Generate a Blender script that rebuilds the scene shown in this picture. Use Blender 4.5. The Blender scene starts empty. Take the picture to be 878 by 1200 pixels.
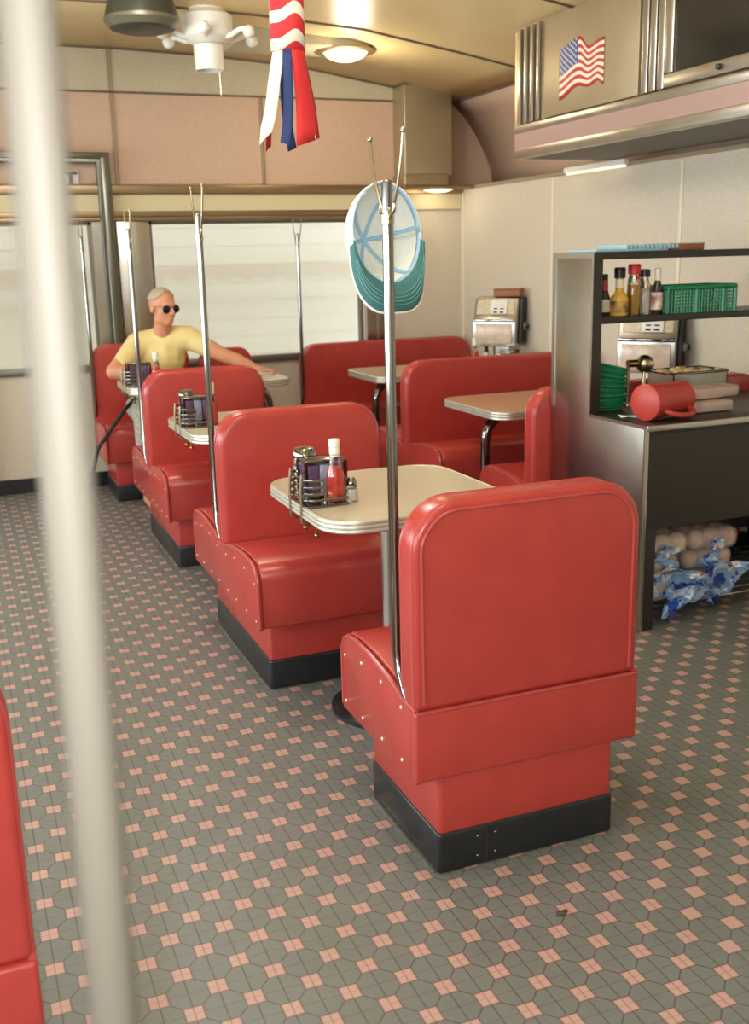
import bpy, bmesh, math, random
from mathutils import Vector, Matrix, Euler
random.seed(7)
SC = bpy.context.scene
COL = SC.collection
PI = math.pi

# ------------------------------------------------------------------ helpers
def lin(c):
    c = c / 255.0
    return c / 12.92 if c <= 0.04045 else ((c + 0.055) / 1.055) ** 2.4
def rgb(r, g, b): return (lin(r), lin(g), lin(b), 1.0)

def mat(name, col, rough=0.5, metal=0.0, noise=0.0, nscale=40.0, bump=0.0, bscale=200.0, emit=0.0, trans=0.0, coat=0.0, alpha=1.0, spec=0.5, col2=None, ior=1.45):
    m = bpy.data.materials.new(name); m.use_nodes = True
    nt = m.node_tree; b = nt.nodes['Principled BSDF']
    b.inputs['Base Color'].default_value = col
    b.inputs['Roughness'].default_value = rough
    b.inputs['Metallic'].default_value = metal
    b.inputs['IOR'].default_value = ior
    b.inputs['Specular IOR Level'].default_value = spec
    if trans: b.inputs['Transmission Weight'].default_value = trans
    if coat: b.inputs['Coat Weight'].default_value = coat; b.inputs['Coat Roughness'].default_value = 0.15
    if alpha < 1: b.inputs['Alpha'].default_value = alpha
    if emit: b.inputs['Emission Color'].default_value = col; b.inputs['Emission Strength'].default_value = emit
    if noise or bump or col2:
        tc = nt.nodes.new('ShaderNodeTexCoord')
        if noise or col2:
            n = nt.nodes.new('ShaderNodeTexNoise'); n.inputs['Scale'].default_value = nscale; n.inputs['Detail'].default_value = 4
            nt.links.new(tc.outputs['Object'], n.inputs['Vector'])
            mx = nt.nodes.new('ShaderNodeMix'); mx.data_type = 'RGBA'
            mx.inputs[6].default_value = col
            mx.inputs[7].default_value = col2 if col2 else tuple(x * (1 - noise) for x in col[:3]) + (1,)
            rp = nt.nodes.new('ShaderNodeMapRange'); rp.inputs[1].default_value = .35; rp.inputs[2].default_value = .65
            nt.links.new(n.outputs['Fac'], rp.inputs[0]); nt.links.new(rp.outputs[0], mx.inputs[0])
            nt.links.new(mx.outputs[2], b.inputs['Base Color'])
        if bump:
            n2 = nt.nodes.new('ShaderNodeTexNoise'); n2.inputs['Scale'].default_value = bscale; n2.inputs['Detail'].default_value = 3
            nt.links.new(tc.outputs['Object'], n2.inputs['Vector'])
            bp = nt.nodes.new('ShaderNodeBump'); bp.inputs['Strength'].default_value = bump; bp.inputs['Distance'].default_value = .004
            nt.links.new(n2.outputs['Fac'], bp.inputs['Height']); nt.links.new(bp.outputs[0], b.inputs['Normal'])
    return m

class MB:
    """collects shapes in one bmesh; build() links them as one mesh object"""
    def __init__(s): s.bm = bmesh.new(); s.mi = 0
    def _new(s, f0):
        s.bm.faces.ensure_lookup_table()
        for f in s.bm.faces[f0:]: f.material_index = s.mi
    def box(s, lo, hi, rot=None, bev=0.0, seg=2):
        f0 = len(s.bm.faces)
        c = [(a + b) / 2 for a, b in zip(lo, hi)]; d = [abs(b - a) for a, b in zip(lo, hi)]
        M = Matrix.Translation(c) @ (rot.to_4x4() if rot else Matrix()) @ Matrix.Diagonal((*d, 1))
        r = bmesh.ops.create_cube(s.bm, size=1, matrix=M)
        if bev:
            es = list({e for v in r['verts'] for e in v.link_edges})
            bmesh.ops.bevel(s.bm, geom=es, offset=bev, segments=seg, affect='EDGES', profile=.5)
        s._new(f0); return s
    def cone(s, p0, p1, r0, r1=None, seg=20):
        r1 = r0 if r1 is None else r1; f0 = len(s.bm.faces)
        p0, p1 = Vector(p0), Vector(p1); d = p1 - p0
        M = Matrix.Translation((p0 + p1) / 2) @ d.to_track_quat('Z', 'Y').to_matrix().to_4x4()
        bmesh.ops.create_cone(s.bm, cap_ends=True, segments=seg, radius1=r0, radius2=max(r1, 1e-4), depth=d.length, matrix=M)
        s._new(f0); return s
    def ball(s, c, r, seg=16, rot=None):
        f0 = len(s.bm.faces)
        if not hasattr(r, '__len__'): r = (r, r, r)
        M = Matrix.Translation(c) @ (rot.to_4x4() if rot else Matrix()) @ Matrix.Diagonal((*r, 1))
        bmesh.ops.create_uvsphere(s.bm, u_segments=seg, v_segments=max(6, seg * 2 // 3), radius=1, matrix=M)
        s._new(f0); return s
    def lathe(s, prof, c=(0, 0, 0), seg=28, rot=None):
        f0 = len(s.bm.faces); M = Matrix.Translation(c) @ (rot.to_4x4() if rot else Matrix())
        rings = []
        for r, z in prof:
            if r < 1e-5: rings.append([s.bm.verts.new(M @ Vector((0, 0, z)))])
            else: rings.append([s.bm.verts.new(M @ Vector((r * math.cos(2 * PI * k / seg), r * math.sin(2 * PI * k / seg), z))) for k in range(seg)])
        for a, b in zip(rings, rings[1:]):
            for k in range(seg):
                k2 = (k + 1) % seg
                if len(a) == 1 and len(b) == 1: continue
                if len(a) == 1: s.bm.faces.new((a[0], b[k], b[k2]))
                elif len(b) == 1: s.bm.faces.new((a[k], a[k2], b[0]))
                else: s.bm.faces.new((a[k], a[k2], b[k2], b[k]))
        s._new(f0); return s
    def tube(s, pts, r, seg=10, closed=False):
        f0 = len(s.bm.faces); pts = [Vector(p) for p in pts]; n = len(pts)
        rr = r if hasattr(r, '__len__') else [r] * n
        rings = []; up = None
        for i, p in enumerate(pts):
            if closed: t = pts[(i + 1) % n] - pts[i - 1]
            else: t = pts[min(i + 1, n - 1)] - pts[max(i - 1, 0)]
            t.normalize()
            if up is None:
                up = t.orthogonal().normalized()
            else:
                up = (up - t * up.dot(t)); up = up.normalized() if up.length > 1e-6 else t.orthogonal().normalized()
            w = t.cross(up)
            rings.append([s.bm.verts.new(p + (up * math.cos(2 * PI * k / seg) + w * math.sin(2 * PI * k / seg)) * rr[i]) for k in range(seg)])
        pr = list(zip(rings, rings[1:])) + ([(rings[-1], rings[0])] if closed else [])
        for a, b in pr:
            for k in range(seg): s.bm.faces.new((a[k], a[(k + 1) % seg], b[(k + 1) % seg], b[k]))
        if not closed:
            s.bm.faces.new(rings[0][::-1]); s.bm.faces.new(rings[-1])
        s._new(f0); return s
    def prism(s, poly, axis, a, b):
        """poly: 2D outline; axis 'x': (y,z), 'y': (x,z), 'z': (x,y)"""
        f0 = len(s.bm.faces)
        def P(u, v, w): return {'x': (w, u, v), 'y': (u, w, v), 'z': (u, v, w)}[axis]
        A = [s.bm.verts.new(P(u, v, a)) for u, v in poly]; B = [s.bm.verts.new(P(u, v, b)) for u, v in poly]
        n = len(poly)
        fs = [s.bm.faces.new(A), s.bm.faces.new(B[::-1])]
        for k in range(n): fs.append(s.bm.faces.new((A[k], B[k], B[(k + 1) % n], A[(k + 1) % n])))
        s._new(f0); return s
    def sheet(s, grid):
        f0 = len(s.bm.faces)
        V = [[s.bm.verts.new(p) for p in row] for row in grid]
        for r0, r1 in zip(V, V[1:]):
            for k in range(len(r0) - 1): s.bm.faces.new((r0[k], r0[k + 1], r1[k + 1], r1[k]))
        s._new(f0); return s
    def build(s, name, mats, parent=None, bev=0.0, seg=3, ang=40, solid=0.0, sub=0, remesh=0.0, smooth_it=0, loc=None, rot=None, flat=False):
        bm = s.bm
        bmesh.ops.recalc_face_normals(bm, faces=bm.faces[:])
        if bev:
            es = [e for e in bm.edges if len(e.link_faces) == 2 and e.calc_face_angle(0) > math.radians(35)]
            bmesh.ops.bevel(bm, geom=es, offset=bev, segments=seg, affect='EDGES', profile=.5, clamp_overlap=True)
        me = bpy.data.meshes.new(name)
        for e in bm.edges:
            if len(e.link_faces) == 2: e.smooth = e.calc_face_angle(0) < math.radians(ang)
        for f in bm.faces: f.smooth = not flat
        bm.to_mesh(me); bm.free()
        for m in (mats if isinstance(mats, (list, tuple)) else [mats]): me.materials.append(m)
        o = bpy.data.objects.new(name, me); COL.objects.link(o)
        if parent: o.parent = parent
        if loc: o.location = loc
        if rot: o.rotation_euler = rot
        if solid:
            md = o.modifiers.new('s', 'SOLIDIFY'); md.thickness = solid; md.offset = 0
        if remesh:
            md = o.modifiers.new('r', 'REMESH'); md.mode = 'VOXEL'; md.voxel_size = remesh; md.use_smooth_shade = True
            if smooth_it:
                md = o.modifiers.new('c', 'SMOOTH'); md.factor = .5; md.iterations = smooth_it
        if sub:
            md = o.modifiers.new('u', 'SUBSURF'); md.levels = sub; md.render_levels = sub
        if solid or remesh or sub:
            bpy.context.view_layer.update()
            dg = bpy.context.evaluated_depsgraph_get()
            me2 = bpy.data.meshes.new_from_object(o.evaluated_get(dg))
            o.modifiers.clear(); old = o.data; o.data = me2; bpy.data.meshes.remove(old); me2.name = name
        return o

def tag(o, label, cat, group=None):
    o['label'] = label; o['category'] = cat
    if group: o['group'] = group
    return o
def thing(name, label, cat, loc=(0, 0, 0), rz=0.0, group=None):
    o = bpy.data.objects.new(name, None); COL.objects.link(o); o.empty_display_size = .05
    o.location = loc; o.rotation_euler = (0, 0, rz)
    return tag(o, label, cat, group)
def struct(o): o['kind'] = 'structure'; return o
def copy_tree(o, parent=None):
    c = o.copy(); COL.objects.link(c)
    if parent: c.parent = parent
    for ch in list(o.children): copy_tree(ch, c)
    return c
def dup(o, loc, rz, label, group=None):
    c = copy_tree(o); c.location = loc; c.rotation_euler = (0, 0, rz); c['label'] = label
    if group: c['group'] = group
    return c
def arc(cx, cy, r, a0, a1, n):
    return [(cx + r * math.cos(a0 + (a1 - a0) * k / n), cy + r * math.sin(a0 + (a1 - a0) * k / n)) for k in range(n + 1)]
def rrect(x0, y0, x1, y1, r, n=8):
    return arc(x1 - r, y0 + r, r, -PI / 2, 0, n) + arc(x1 - r, y1 - r, r, 0, PI / 2, n) + arc(x0 + r, y1 - r, r, PI / 2, PI, n) + arc(x0 + r, y0 + r, r, PI, 1.5 * PI, n)
def bez(p0, p1, p2, p3, n=12):
    out = []
    for k in range(n + 1):
        t = k / n; u = 1 - t
        out.append(tuple(u**3 * a + 3 * u * u * t * b + 3 * u * t * t * c + t**3 * d for a, b, c, d in zip(p0, p1, p2, p3)))
    return out

# ------------------------------------------------------------------ materials
RED = mat('red vinyl', rgb(172, 59, 51), .27, noise=.10, nscale=9, bump=.08, bscale=260, spec=.6)
PIPE = mat('red piping', rgb(166, 66, 62), .28)
KICK = mat('black rubber', rgb(34, 36, 38), .28, noise=.2, nscale=12)
CHROME = mat('chrome', rgb(134, 132, 127), .12, 1.0)
STEEL = mat('brushed steel', rgb(188, 184, 174), .30, 1.0, noise=.12, nscale=5)
DSTEEL = mat('worn steel', rgb(184, 178, 168), .24, 1.0, noise=.2, nscale=3, bump=.25, bscale=5)
BRASSY = mat('worn nickel', rgb(172, 160, 132), .28, 1.0)
RIVET = mat('bright rivet', rgb(226, 216, 190), .35, .6)
BRASS = mat('brass', rgb(170, 140, 84), .22, 1.0)
LAM = mat('cream laminate', rgb(190, 178, 152), .30, noise=.06, nscale=60)
LAM2 = mat('tan laminate', rgb(190, 140, 104), .32, noise=.06, nscale=60)
BAND = mat('ribbed aluminium edge', rgb(206, 202, 188), .42, .75)
BEIGE = mat('beige speckled wall panel', rgb(208, 196, 174), .55, noise=.13, nscale=90)
PINK = mat('pink speckled panel', rgb(198, 166, 140), .6, noise=.10, nscale=80)
TAN = mat('tan ceiling panel', rgb(188, 176, 146), .6, noise=.10, nscale=80)
CEIL = mat('cream enamel ceiling', rgb(230, 205, 150), .35, noise=.05, nscale=3)
SEAM = mat('joint strip', rgb(150, 130, 104), .5)
DSEAM = mat('dark joint', rgb(96, 78, 58), .5)
LSEAM = mat('pale joint strip', rgb(222, 212, 186), .45)
CREAMBAND = mat('cream valance', rgb(206, 192, 152), .5)
BRONZE = mat('bronze trim', rgb(150, 128, 98), .35, .8)
DARK = mat('dark enamel', rgb(42, 38, 32), .38)
BLACK = mat('black plastic', rgb(26, 24, 24), .35)
WHITE = mat('white plastic', rgb(226, 220, 204), .4)
PAPER = mat('white paper', rgb(226, 220, 206), .7)
POLE = mat('worn painted pole', (.064, .051, .036, 1), .6, spec=.2)
GLASS = mat('clear glass', (1, 1, 1, 1), .03, trans=1.0)
KETCH = mat('ketchup', rgb(212, 56, 30), .3, coat=.4)
PURPLE = mat('purple jelly', rgb(96, 70, 100), .35, noise=.4, nscale=60)
SALT = mat('salt', rgb(222, 216, 204), .8)
SUGAR = mat('sugar', rgb(214, 204, 184), .8)
GREENP = mat('green plastic', rgb(24, 122, 78), .35)
REDP = mat('red plastic', rgb(172, 58, 46), .4)
BLUEP = mat('pale blue plastic', rgb(150, 186, 196), .5)
BROWN = mat('brown wood', rgb(150, 94, 54), .5, noise=.2, nscale=20)
FLOORM = None

def floor_mat():
    m = bpy.data.materials.new('octagon tile floor'); m.use_nodes = True
    nt = m.node_tree; N = nt.nodes; Lk = nt.links; b = N['Principled BSDF']
    tc = N.new('ShaderNodeTexCoord'); sp = N.new('ShaderNodeSeparateXYZ'); Lk.new(tc.outputs['Object'], sp.inputs[0])
    def val(x): return x
    def op(o, a, bb=None, c=None):
        n = N.new('ShaderNodeMath'); n.operation = o
        for i, x in enumerate((a, bb, c)):
            if x is None: continue
            if isinstance(x, (int, float)): n.inputs[i].default_value = x
            else: Lk.new(x, n.inputs[i])
        return n.outputs[0]
    a = op('MULTIPLY', op('SUBTRACT', sp.outputs[0], 1.084), 1 / .0640)
    bb = op('MULTIPLY', op('SUBTRACT', sp.outputs[1], 1.756), 1 / .0664)
    def loc(x, off):   # local coordinate in [-1,1) around the lattice point
        return op('SUBTRACT', op('FLOORED_MODULO', op('ADD', x, 1 + off), 2.0), 1.0)
    a1, b1, a2, b2 = loc(a, 0), loc(bb, 0), loc(a, 1), loc(bb, 1)
    ab = lambda x: op('ABSOLUTE', x)
    m1 = op('MAXIMUM', ab(a1), ab(b1)); m2 = op('MAXIMUM', ab(a2), ab(b2))
    m12 = op('MINIMUM', m1, m2)                       # distance to the nearest square centre
    pink = op('LESS_THAN', m12, .315)
    edge = op('LESS_THAN', op('ABSOLUTE', op('SUBTRACT', m12, .315)), .035)
    ca = op('MINIMUM', ab(a1), ab(a2)); cb = op('MINIMUM', ab(b1), ab(b2))
    la = op('LESS_THAN', ca, .028); lb = op('MULTIPLY', op('LESS_THAN', cb, .018), .7)
    d = op('LESS_THAN', op('ABSOLUTE', op('SUBTRACT', ab(a1), ab(b1))), .042)
    notp = op('SUBTRACT', 1.0, pink)
    diag = op('MULTIPLY', d, notp)
    solid = op('GREATER_THAN', sp.outputs[0], 1.445)  # in the strip under the wall side the squares are single tiles
    cross = op('MAXIMUM', la, lb)
    cross = op('MULTIPLY', cross, op('SUBTRACT', 1.0, op('MULTIPLY', pink, solid)))
    line = op('MAXIMUM', cross, op('MAXIMUM', diag, edge))
    nz = N.new('ShaderNodeTexNoise'); nz.inputs['Scale'].default_value = 5; nz.inputs['Detail'].default_value = 5
    Lk.new(tc.outputs['Object'], nz.inputs['Vector'])
    def mix(f, x, y):
        n = N.new('ShaderNodeMix'); n.data_type = 'RGBA'
        if isinstance(f, (int, float)): n.inputs[0].default_value = f
        else: Lk.new(f, n.inputs[0])
        for i, q in ((6, x), (7, y)):
            if isinstance(q, tuple): n.inputs[i].default_value = q
            else: Lk.new(q, n.inputs[i])
        return n.outputs[2]
    grey = mix(nz.outputs['Fac'], rgb(100, 103, 98), rgb(117, 119, 113))
    pk = mix(nz.outputs['Fac'], rgb(172, 138, 128), rgb(186, 152, 140))
    c = mix(pink, grey, pk)
    lc = mix(pink, rgb(72, 69, 63), rgb(146, 104, 95))
    c = mix(op('MULTIPLY', line, .75), c, lc)
    Lk.new(c, b.inputs['Base Color'])
    b.inputs['Roughness'].default_value = .42
    bp = N.new('ShaderNodeBump'); bp.inputs['Strength'].default_value = .25; bp.inputs['Distance'].default_value = .002
    Lk.new(op('SUBTRACT', 1.0, line), bp.inputs['Height']); Lk.new(bp.outputs[0], b.inputs['Normal'])
    return m

# ------------------------------------------------------------------ the setting
XR, YF, XL, YB = 3.68, 7.42, -2.1, -1.6
struct(MB().box((XL - .3, YB - .2, -.1), (4.2, YF + .3, 0)).build('floor', floor_mat()))

# far wall with window openings
W1 = (1.33, 2.88, .845, 1.785); W0 = (.10, .945, .845, 1.785)
f = MB()
f.box((XL - .3, YF, 0), (4.2, YF + .14, W1[2]))
for x0, x1 in ((XL - .3, W0[0]), (W0[1], W1[0]), (W1[1], 4.2)): f.box((x0, YF, W1[2]), (x1, YF + .14, W1[3]))
f.box((XL - .3, YF, W1[3]), (4.2, YF + .14, 2.02))
struct(f.build('wall_far', BEIGE))
struct(MB().box((XL - .3, YF - .01, 2.02), (4.2, YF + .14, 2.60)).build('wall_far_upper', PINK))
struct(MB().box((XL - .3, YF - .012, 2.60), (4.2, YF + .14, 3.1)).build('wall_far_top', TAN))
t = MB(); t.box((XL, YF - .06, 1.958), (XR + .02, YF, 2.02))
struct(t.build('trim_1', BRONZE, bev=.008))
struct(MB().box((XL, YF - .035, 1.85), (XR, YF, 1.958)).build('trim_2', CREAMBAND))
t = MB(); t.box((XL, YF - .05, 1.785), (2.95, YF, 1.812)).box((XL, YF - .03, 1.812), (2.95, YF, 1.85))
struct(t.build('trim_3', BRONZE, bev=.005))
t = MB(); t.box((XL, YF - .02, 2.594), (3.8, YF - .008, 2.606))
struct(t.build('trim_4', DSEAM))
t = MB()
for x in (1.132, 1.152): t.box((x - .0035, YF - .02, 2.02), (x + .0035, YF - .008, 2.87))
for x in (2.14, 2.158): t.box((x - .003, YF - .02, 2.02), (x + .003, YF - .008, 2.6))
struct(t.build('trim_5', SEAM))
# window units: frame, sill, stainless jambs
def window(name, w, jamb_l, jamb_r):
    x0, x1, z0, z1 = w
    fr = MB()
    fr.box((x0 - .02, YF - .03, z0 - .05), (x1 + .02, YF + .06, z0 - .0), bev=.006)
    fr.box((x0 - .02, YF + .02, z0), (x0 + .02, YF + .08, z1)).box((x1 - .02, YF + .02, z0), (x1 + .02, YF + .08, z1)).box((x0, YF + .02, z1 - .02), (x1, YF + .08, z1))
    o = struct(fr.build(name, mat(name + ' sill metal', rgb(120, 116, 104), .35, .7)))
    gl = MB().box((x0 + .01, YF + .045, z0), (x1 - .01, YF + .05, z1 - .02))
    struct(gl.build('pane', mat(name + ' glass', (1, 1, 1, 1), 0.0, trans=1.0, ior=1.02), o))
    return o
window('window_1', W1, 0, 0); window('window_2', W0, 0, 0)
j = MB(); j.box((1.10, YF - .035, .84), (1.325, YF, 1.80), bev=.012); j.box((1.20, YF - .042, .84), (1.215, YF - .03, 1.8))
struct(j.build('trim_6', STEEL))
j = MB(); j.box((2.885, YF - .03, .80), (3.07, YF, 1.80), bev=.012); j.box((2.97, YF - .04, .8), (2.985, YF - .025, 1.8))
struct(j.build('trim_7', STEEL))
# tall stainless door surround at the left of the far wall
d = MB()
d.prism([(1.0, 0), (1.085, 0), (1.085, 2.215), (.05, 2.215), (.05, 0), (.135, 0), (.135, 2.15), (1.0, 2.15)], 'y', YF - .12, YF - .02)
d.box((1.02, YF - .135, 0), (1.065, YF - .11, 2.19)).box((.115, YF - .135, 2.175), (1.05, YF - .11, 2.195))
dr = struct(d.build('door_1', mat('door surround steel', rgb(112, 110, 98), .3, .9), bev=.006))
dd = MB(); dd.box((.945, YF - .03, .84), (1.0, YF, 1.80))
struct(dd.build('door_jamb', STEEL, dr))
# exit sign on the pink panel inside the surround
ex = thing('exit_sign', 'small white exit sign on pink panel inside the steel door surround', 'sign', (.70, YF - .012, 2.055))
MB().box((-.19, -.012, -.055), (.19, 0, .055), bev=.004).build('board', PAPER, ex)
cu = bpy.data.curves.new('letters', 'FONT'); cu.body = 'EXIT'; cu.offset = .004; cu.size = .125; cu.align_x = 'CENTER'; cu.align_y = 'CENTER'; cu.extrude = .001
to = bpy.data.objects.new('letters_src', cu); COL.objects.link(to); bpy.context.view_layer.update()
lm = bpy.data.meshes.new_from_object(to.evaluated_get(bpy.context.evaluated_depsgraph_get())); bpy.data.objects.remove(to)
lm.materials.clear(); lm.materials.append(DARK)
lo = bpy.data.objects.new('lettering', lm); COL.objects.link(lo); lo.parent = ex; lo.location = (0.03, -.0145, -.004); lo.rotation_euler = (PI / 2, 0, 0); lo.scale = (1.15, 1, 1)
# baseboards
struct(MB().box((XL, YF - .015, 0), (XR, YF, .10)).build('baseboard_far', KICK))
struct(MB().box((XR - .015, YB, 0), (XR, YF, .10)).build('baseboard_right', KICK))
# right wall, wainscot up to a ledge
struct(MB().box((XR, YB - .2, 0), (4.2, YF, 1.985)).build('wall_right', BEIGE))
t = MB(); t.box((XR - .016, YB, 1.985), (XR + .3, YF - .06, 2.008))
struct(t.build('trim_8', SEAM, bev=.004))
t = MB()
for y in (7.37, 6.08, 4.78, 3.48, 2.2): t.box((XR - .006, y - .012, .1), (XR + .002, y + .012, 1.975))
struct(t.build('trim_9', LSEAM))
# left wall with daylight windows (outside the picture), wall behind the camera
lw = MB(); lw.box((XL - .2, YB, 0), (XL, YF, .85)).box((XL - .2, YB, 1.8), (XL, YF, 2.6))
for y0, y1 in ((-1.6, -1.2), (.5, .9), (2.6, 3.0), (4.7, 5.1), (6.8, 7.42)): lw.box((XL - .2, y0, .85), (XL, y1, 1.8))
struct(lw.build('wall_left', BEIGE))
struct(MB().box((XL - .3, YB - .2, 0), (4.2, YB, 3.1)).build('wall_back', BEIGE))
# barrel ceiling: yellow enamel top, pink coves
half = [(3.97, 2.0), (3.945, 2.14), (3.89, 2.27), (3.818, 2.39), (3.72, 2.52), (3.608, 2.615), (3.40, 2.665), (3.068, 2.722), (2.434, 2.822), (1.8, 2.866), (1.2, 2.884), (.79, 2.887)]
full = half + [(1.58 - x, z) for x, z in half[-2::-1]]
def vault(pts, y0, y1, off=0.0): return [[(x, y, z + off) for x, z in pts] for y in [y0 + (y1 - y0) * k / 8 for k in range(9)]]
struct(MB().sheet(vault(full[5:-5], YB, YF + .02)).build('ceiling', CEIL, solid=.03))
struct(MB().sheet(vault(half[:6], YB, YF + .02)).build('wall_right_cove', PINK, solid=.03))
struct(MB().sheet(vault([(1.58 - x, z) for x, z in half[:6]], YB, YF + .02)).build('wall_left_cove', PINK, solid=.03))
rb = MB()
for y in (7.395, 6.15, 4.9, 3.65, 2.4):
    rb.tube([(x, y, z - .017) for x, z in full], .009, 6)
rb.tube([(3.603, y, 2.598) for y in (YB, 0, 3, YF - .02)], .009, 6)
struct(rb.build('trim_10', DSEAM))

# outside: sunlit pale siding with a scalloped awning edge
SID = mat('pale siding', rgb(228, 223, 208), .8)
s = MB()
for k in range(16): s.prism([(9.5, .2 + k * .16), (9.496, .2 + k * .16), (9.499, .36 + k * .16), (9.5, .36 + k * .16)], 'x', -3, 8)
struct(s.build('exterior_siding', SID))
struct(MB().box((-6, YF + .3, -.15), (9, 12, -.05)).build('exterior_ground', mat('pavement', rgb(190, 184, 170), .8)))
aw = MB(); pl = [(-.6, 1.47), (4.6, 1.47)]
n = 26
for k in range(n):
    x0 = 4.6 - k * 5.2 / n; w = 5.2 / n
    pl += [(x0 - w * .5 + w * .5 * math.cos(a), 1.41 - .075 * math.sin(a)) for a in [PI * q / 6 for q in range(6)]]
pl.append((-.6, 1.41))
aw.prism(pl, 'y', 9.28, 9.284)
AWM = mat('awning cloth', rgb(236, 230, 216), .8)
nt = AWM.node_tree; tl = nt.nodes.new('ShaderNodeBsdfTranslucent'); tl.inputs[0].default_value = rgb(238, 231, 216); mxs = nt.nodes.new('ShaderNodeMixShader'); mxs.inputs[0].default_value = .4
nt.links.new(nt.nodes['Principled BSDF'].outputs[0], mxs.inputs[1]); nt.links.new(tl.outputs[0], mxs.inputs[2]); nt.links.new(mxs.outputs[0], nt.nodes['Material Output'].inputs['Surface'])
tag(aw.build('awning_valance', AWM), 'pale scalloped awning edge hanging outside the bright window', 'awning')

# ------------------------------------------------------------------ booths
def back_outline(W, z0, H, r):
    return [(-W / 2, z0), (W / 2, z0)] + arc(W / 2 - r, H - r, r, 0, PI / 2, 10) + arc(-W / 2 + r, H - r, r, PI / 2, PI, 10)
def make_pole(parent, x, y, sgn, label=None):
    """coat pole on the bench's aisle side; sgn is the direction (in y) away from the backrest"""
    p = MB()
    p.tube([(x, y - sgn * .075, .452), (x, y - sgn * .05, .475), (x, y - sgn * .02, .52), (x, y, .57), (x, y, 1.0), (x, y, 1.68)], [.006, .010, .012, .0125, .0125, .0125], 14)
    p.ball((x, y, 1.68), (.0125, .0125, .006), 12)
    o = p.build('coat_pole', CHROME, parent)
    for q in (-1, 1):
        h = MB()
        h.tube(bez((x, y + q * .012, 1.60), (x, y + q * .05, 1.64), (x, y + q * .085, 1.70), (x, y + q * .095, 1.775)), .0036, 8)
        h.ball((x, y + q * .095, 1.779), .0065, 12)
        h.build('coat_hook', BRASSY, o)
        h = MB()
        h.tube(bez((x, y + q * .010, 1.622), (x, y + q * .03, 1.606), (x, y + q * .042, 1.612), (x, y + q * .04, 1.632), 8), .004, 8)
        h.build('hook', BRASSY, o)
    c = MB(); c.lathe([(.0125, -.012), (.0145, -.010), (.0145, .010), (.0125, .012)], (x, y, 1.6), 14); c.build('collar', BRASSY, o)
    return o

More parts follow.
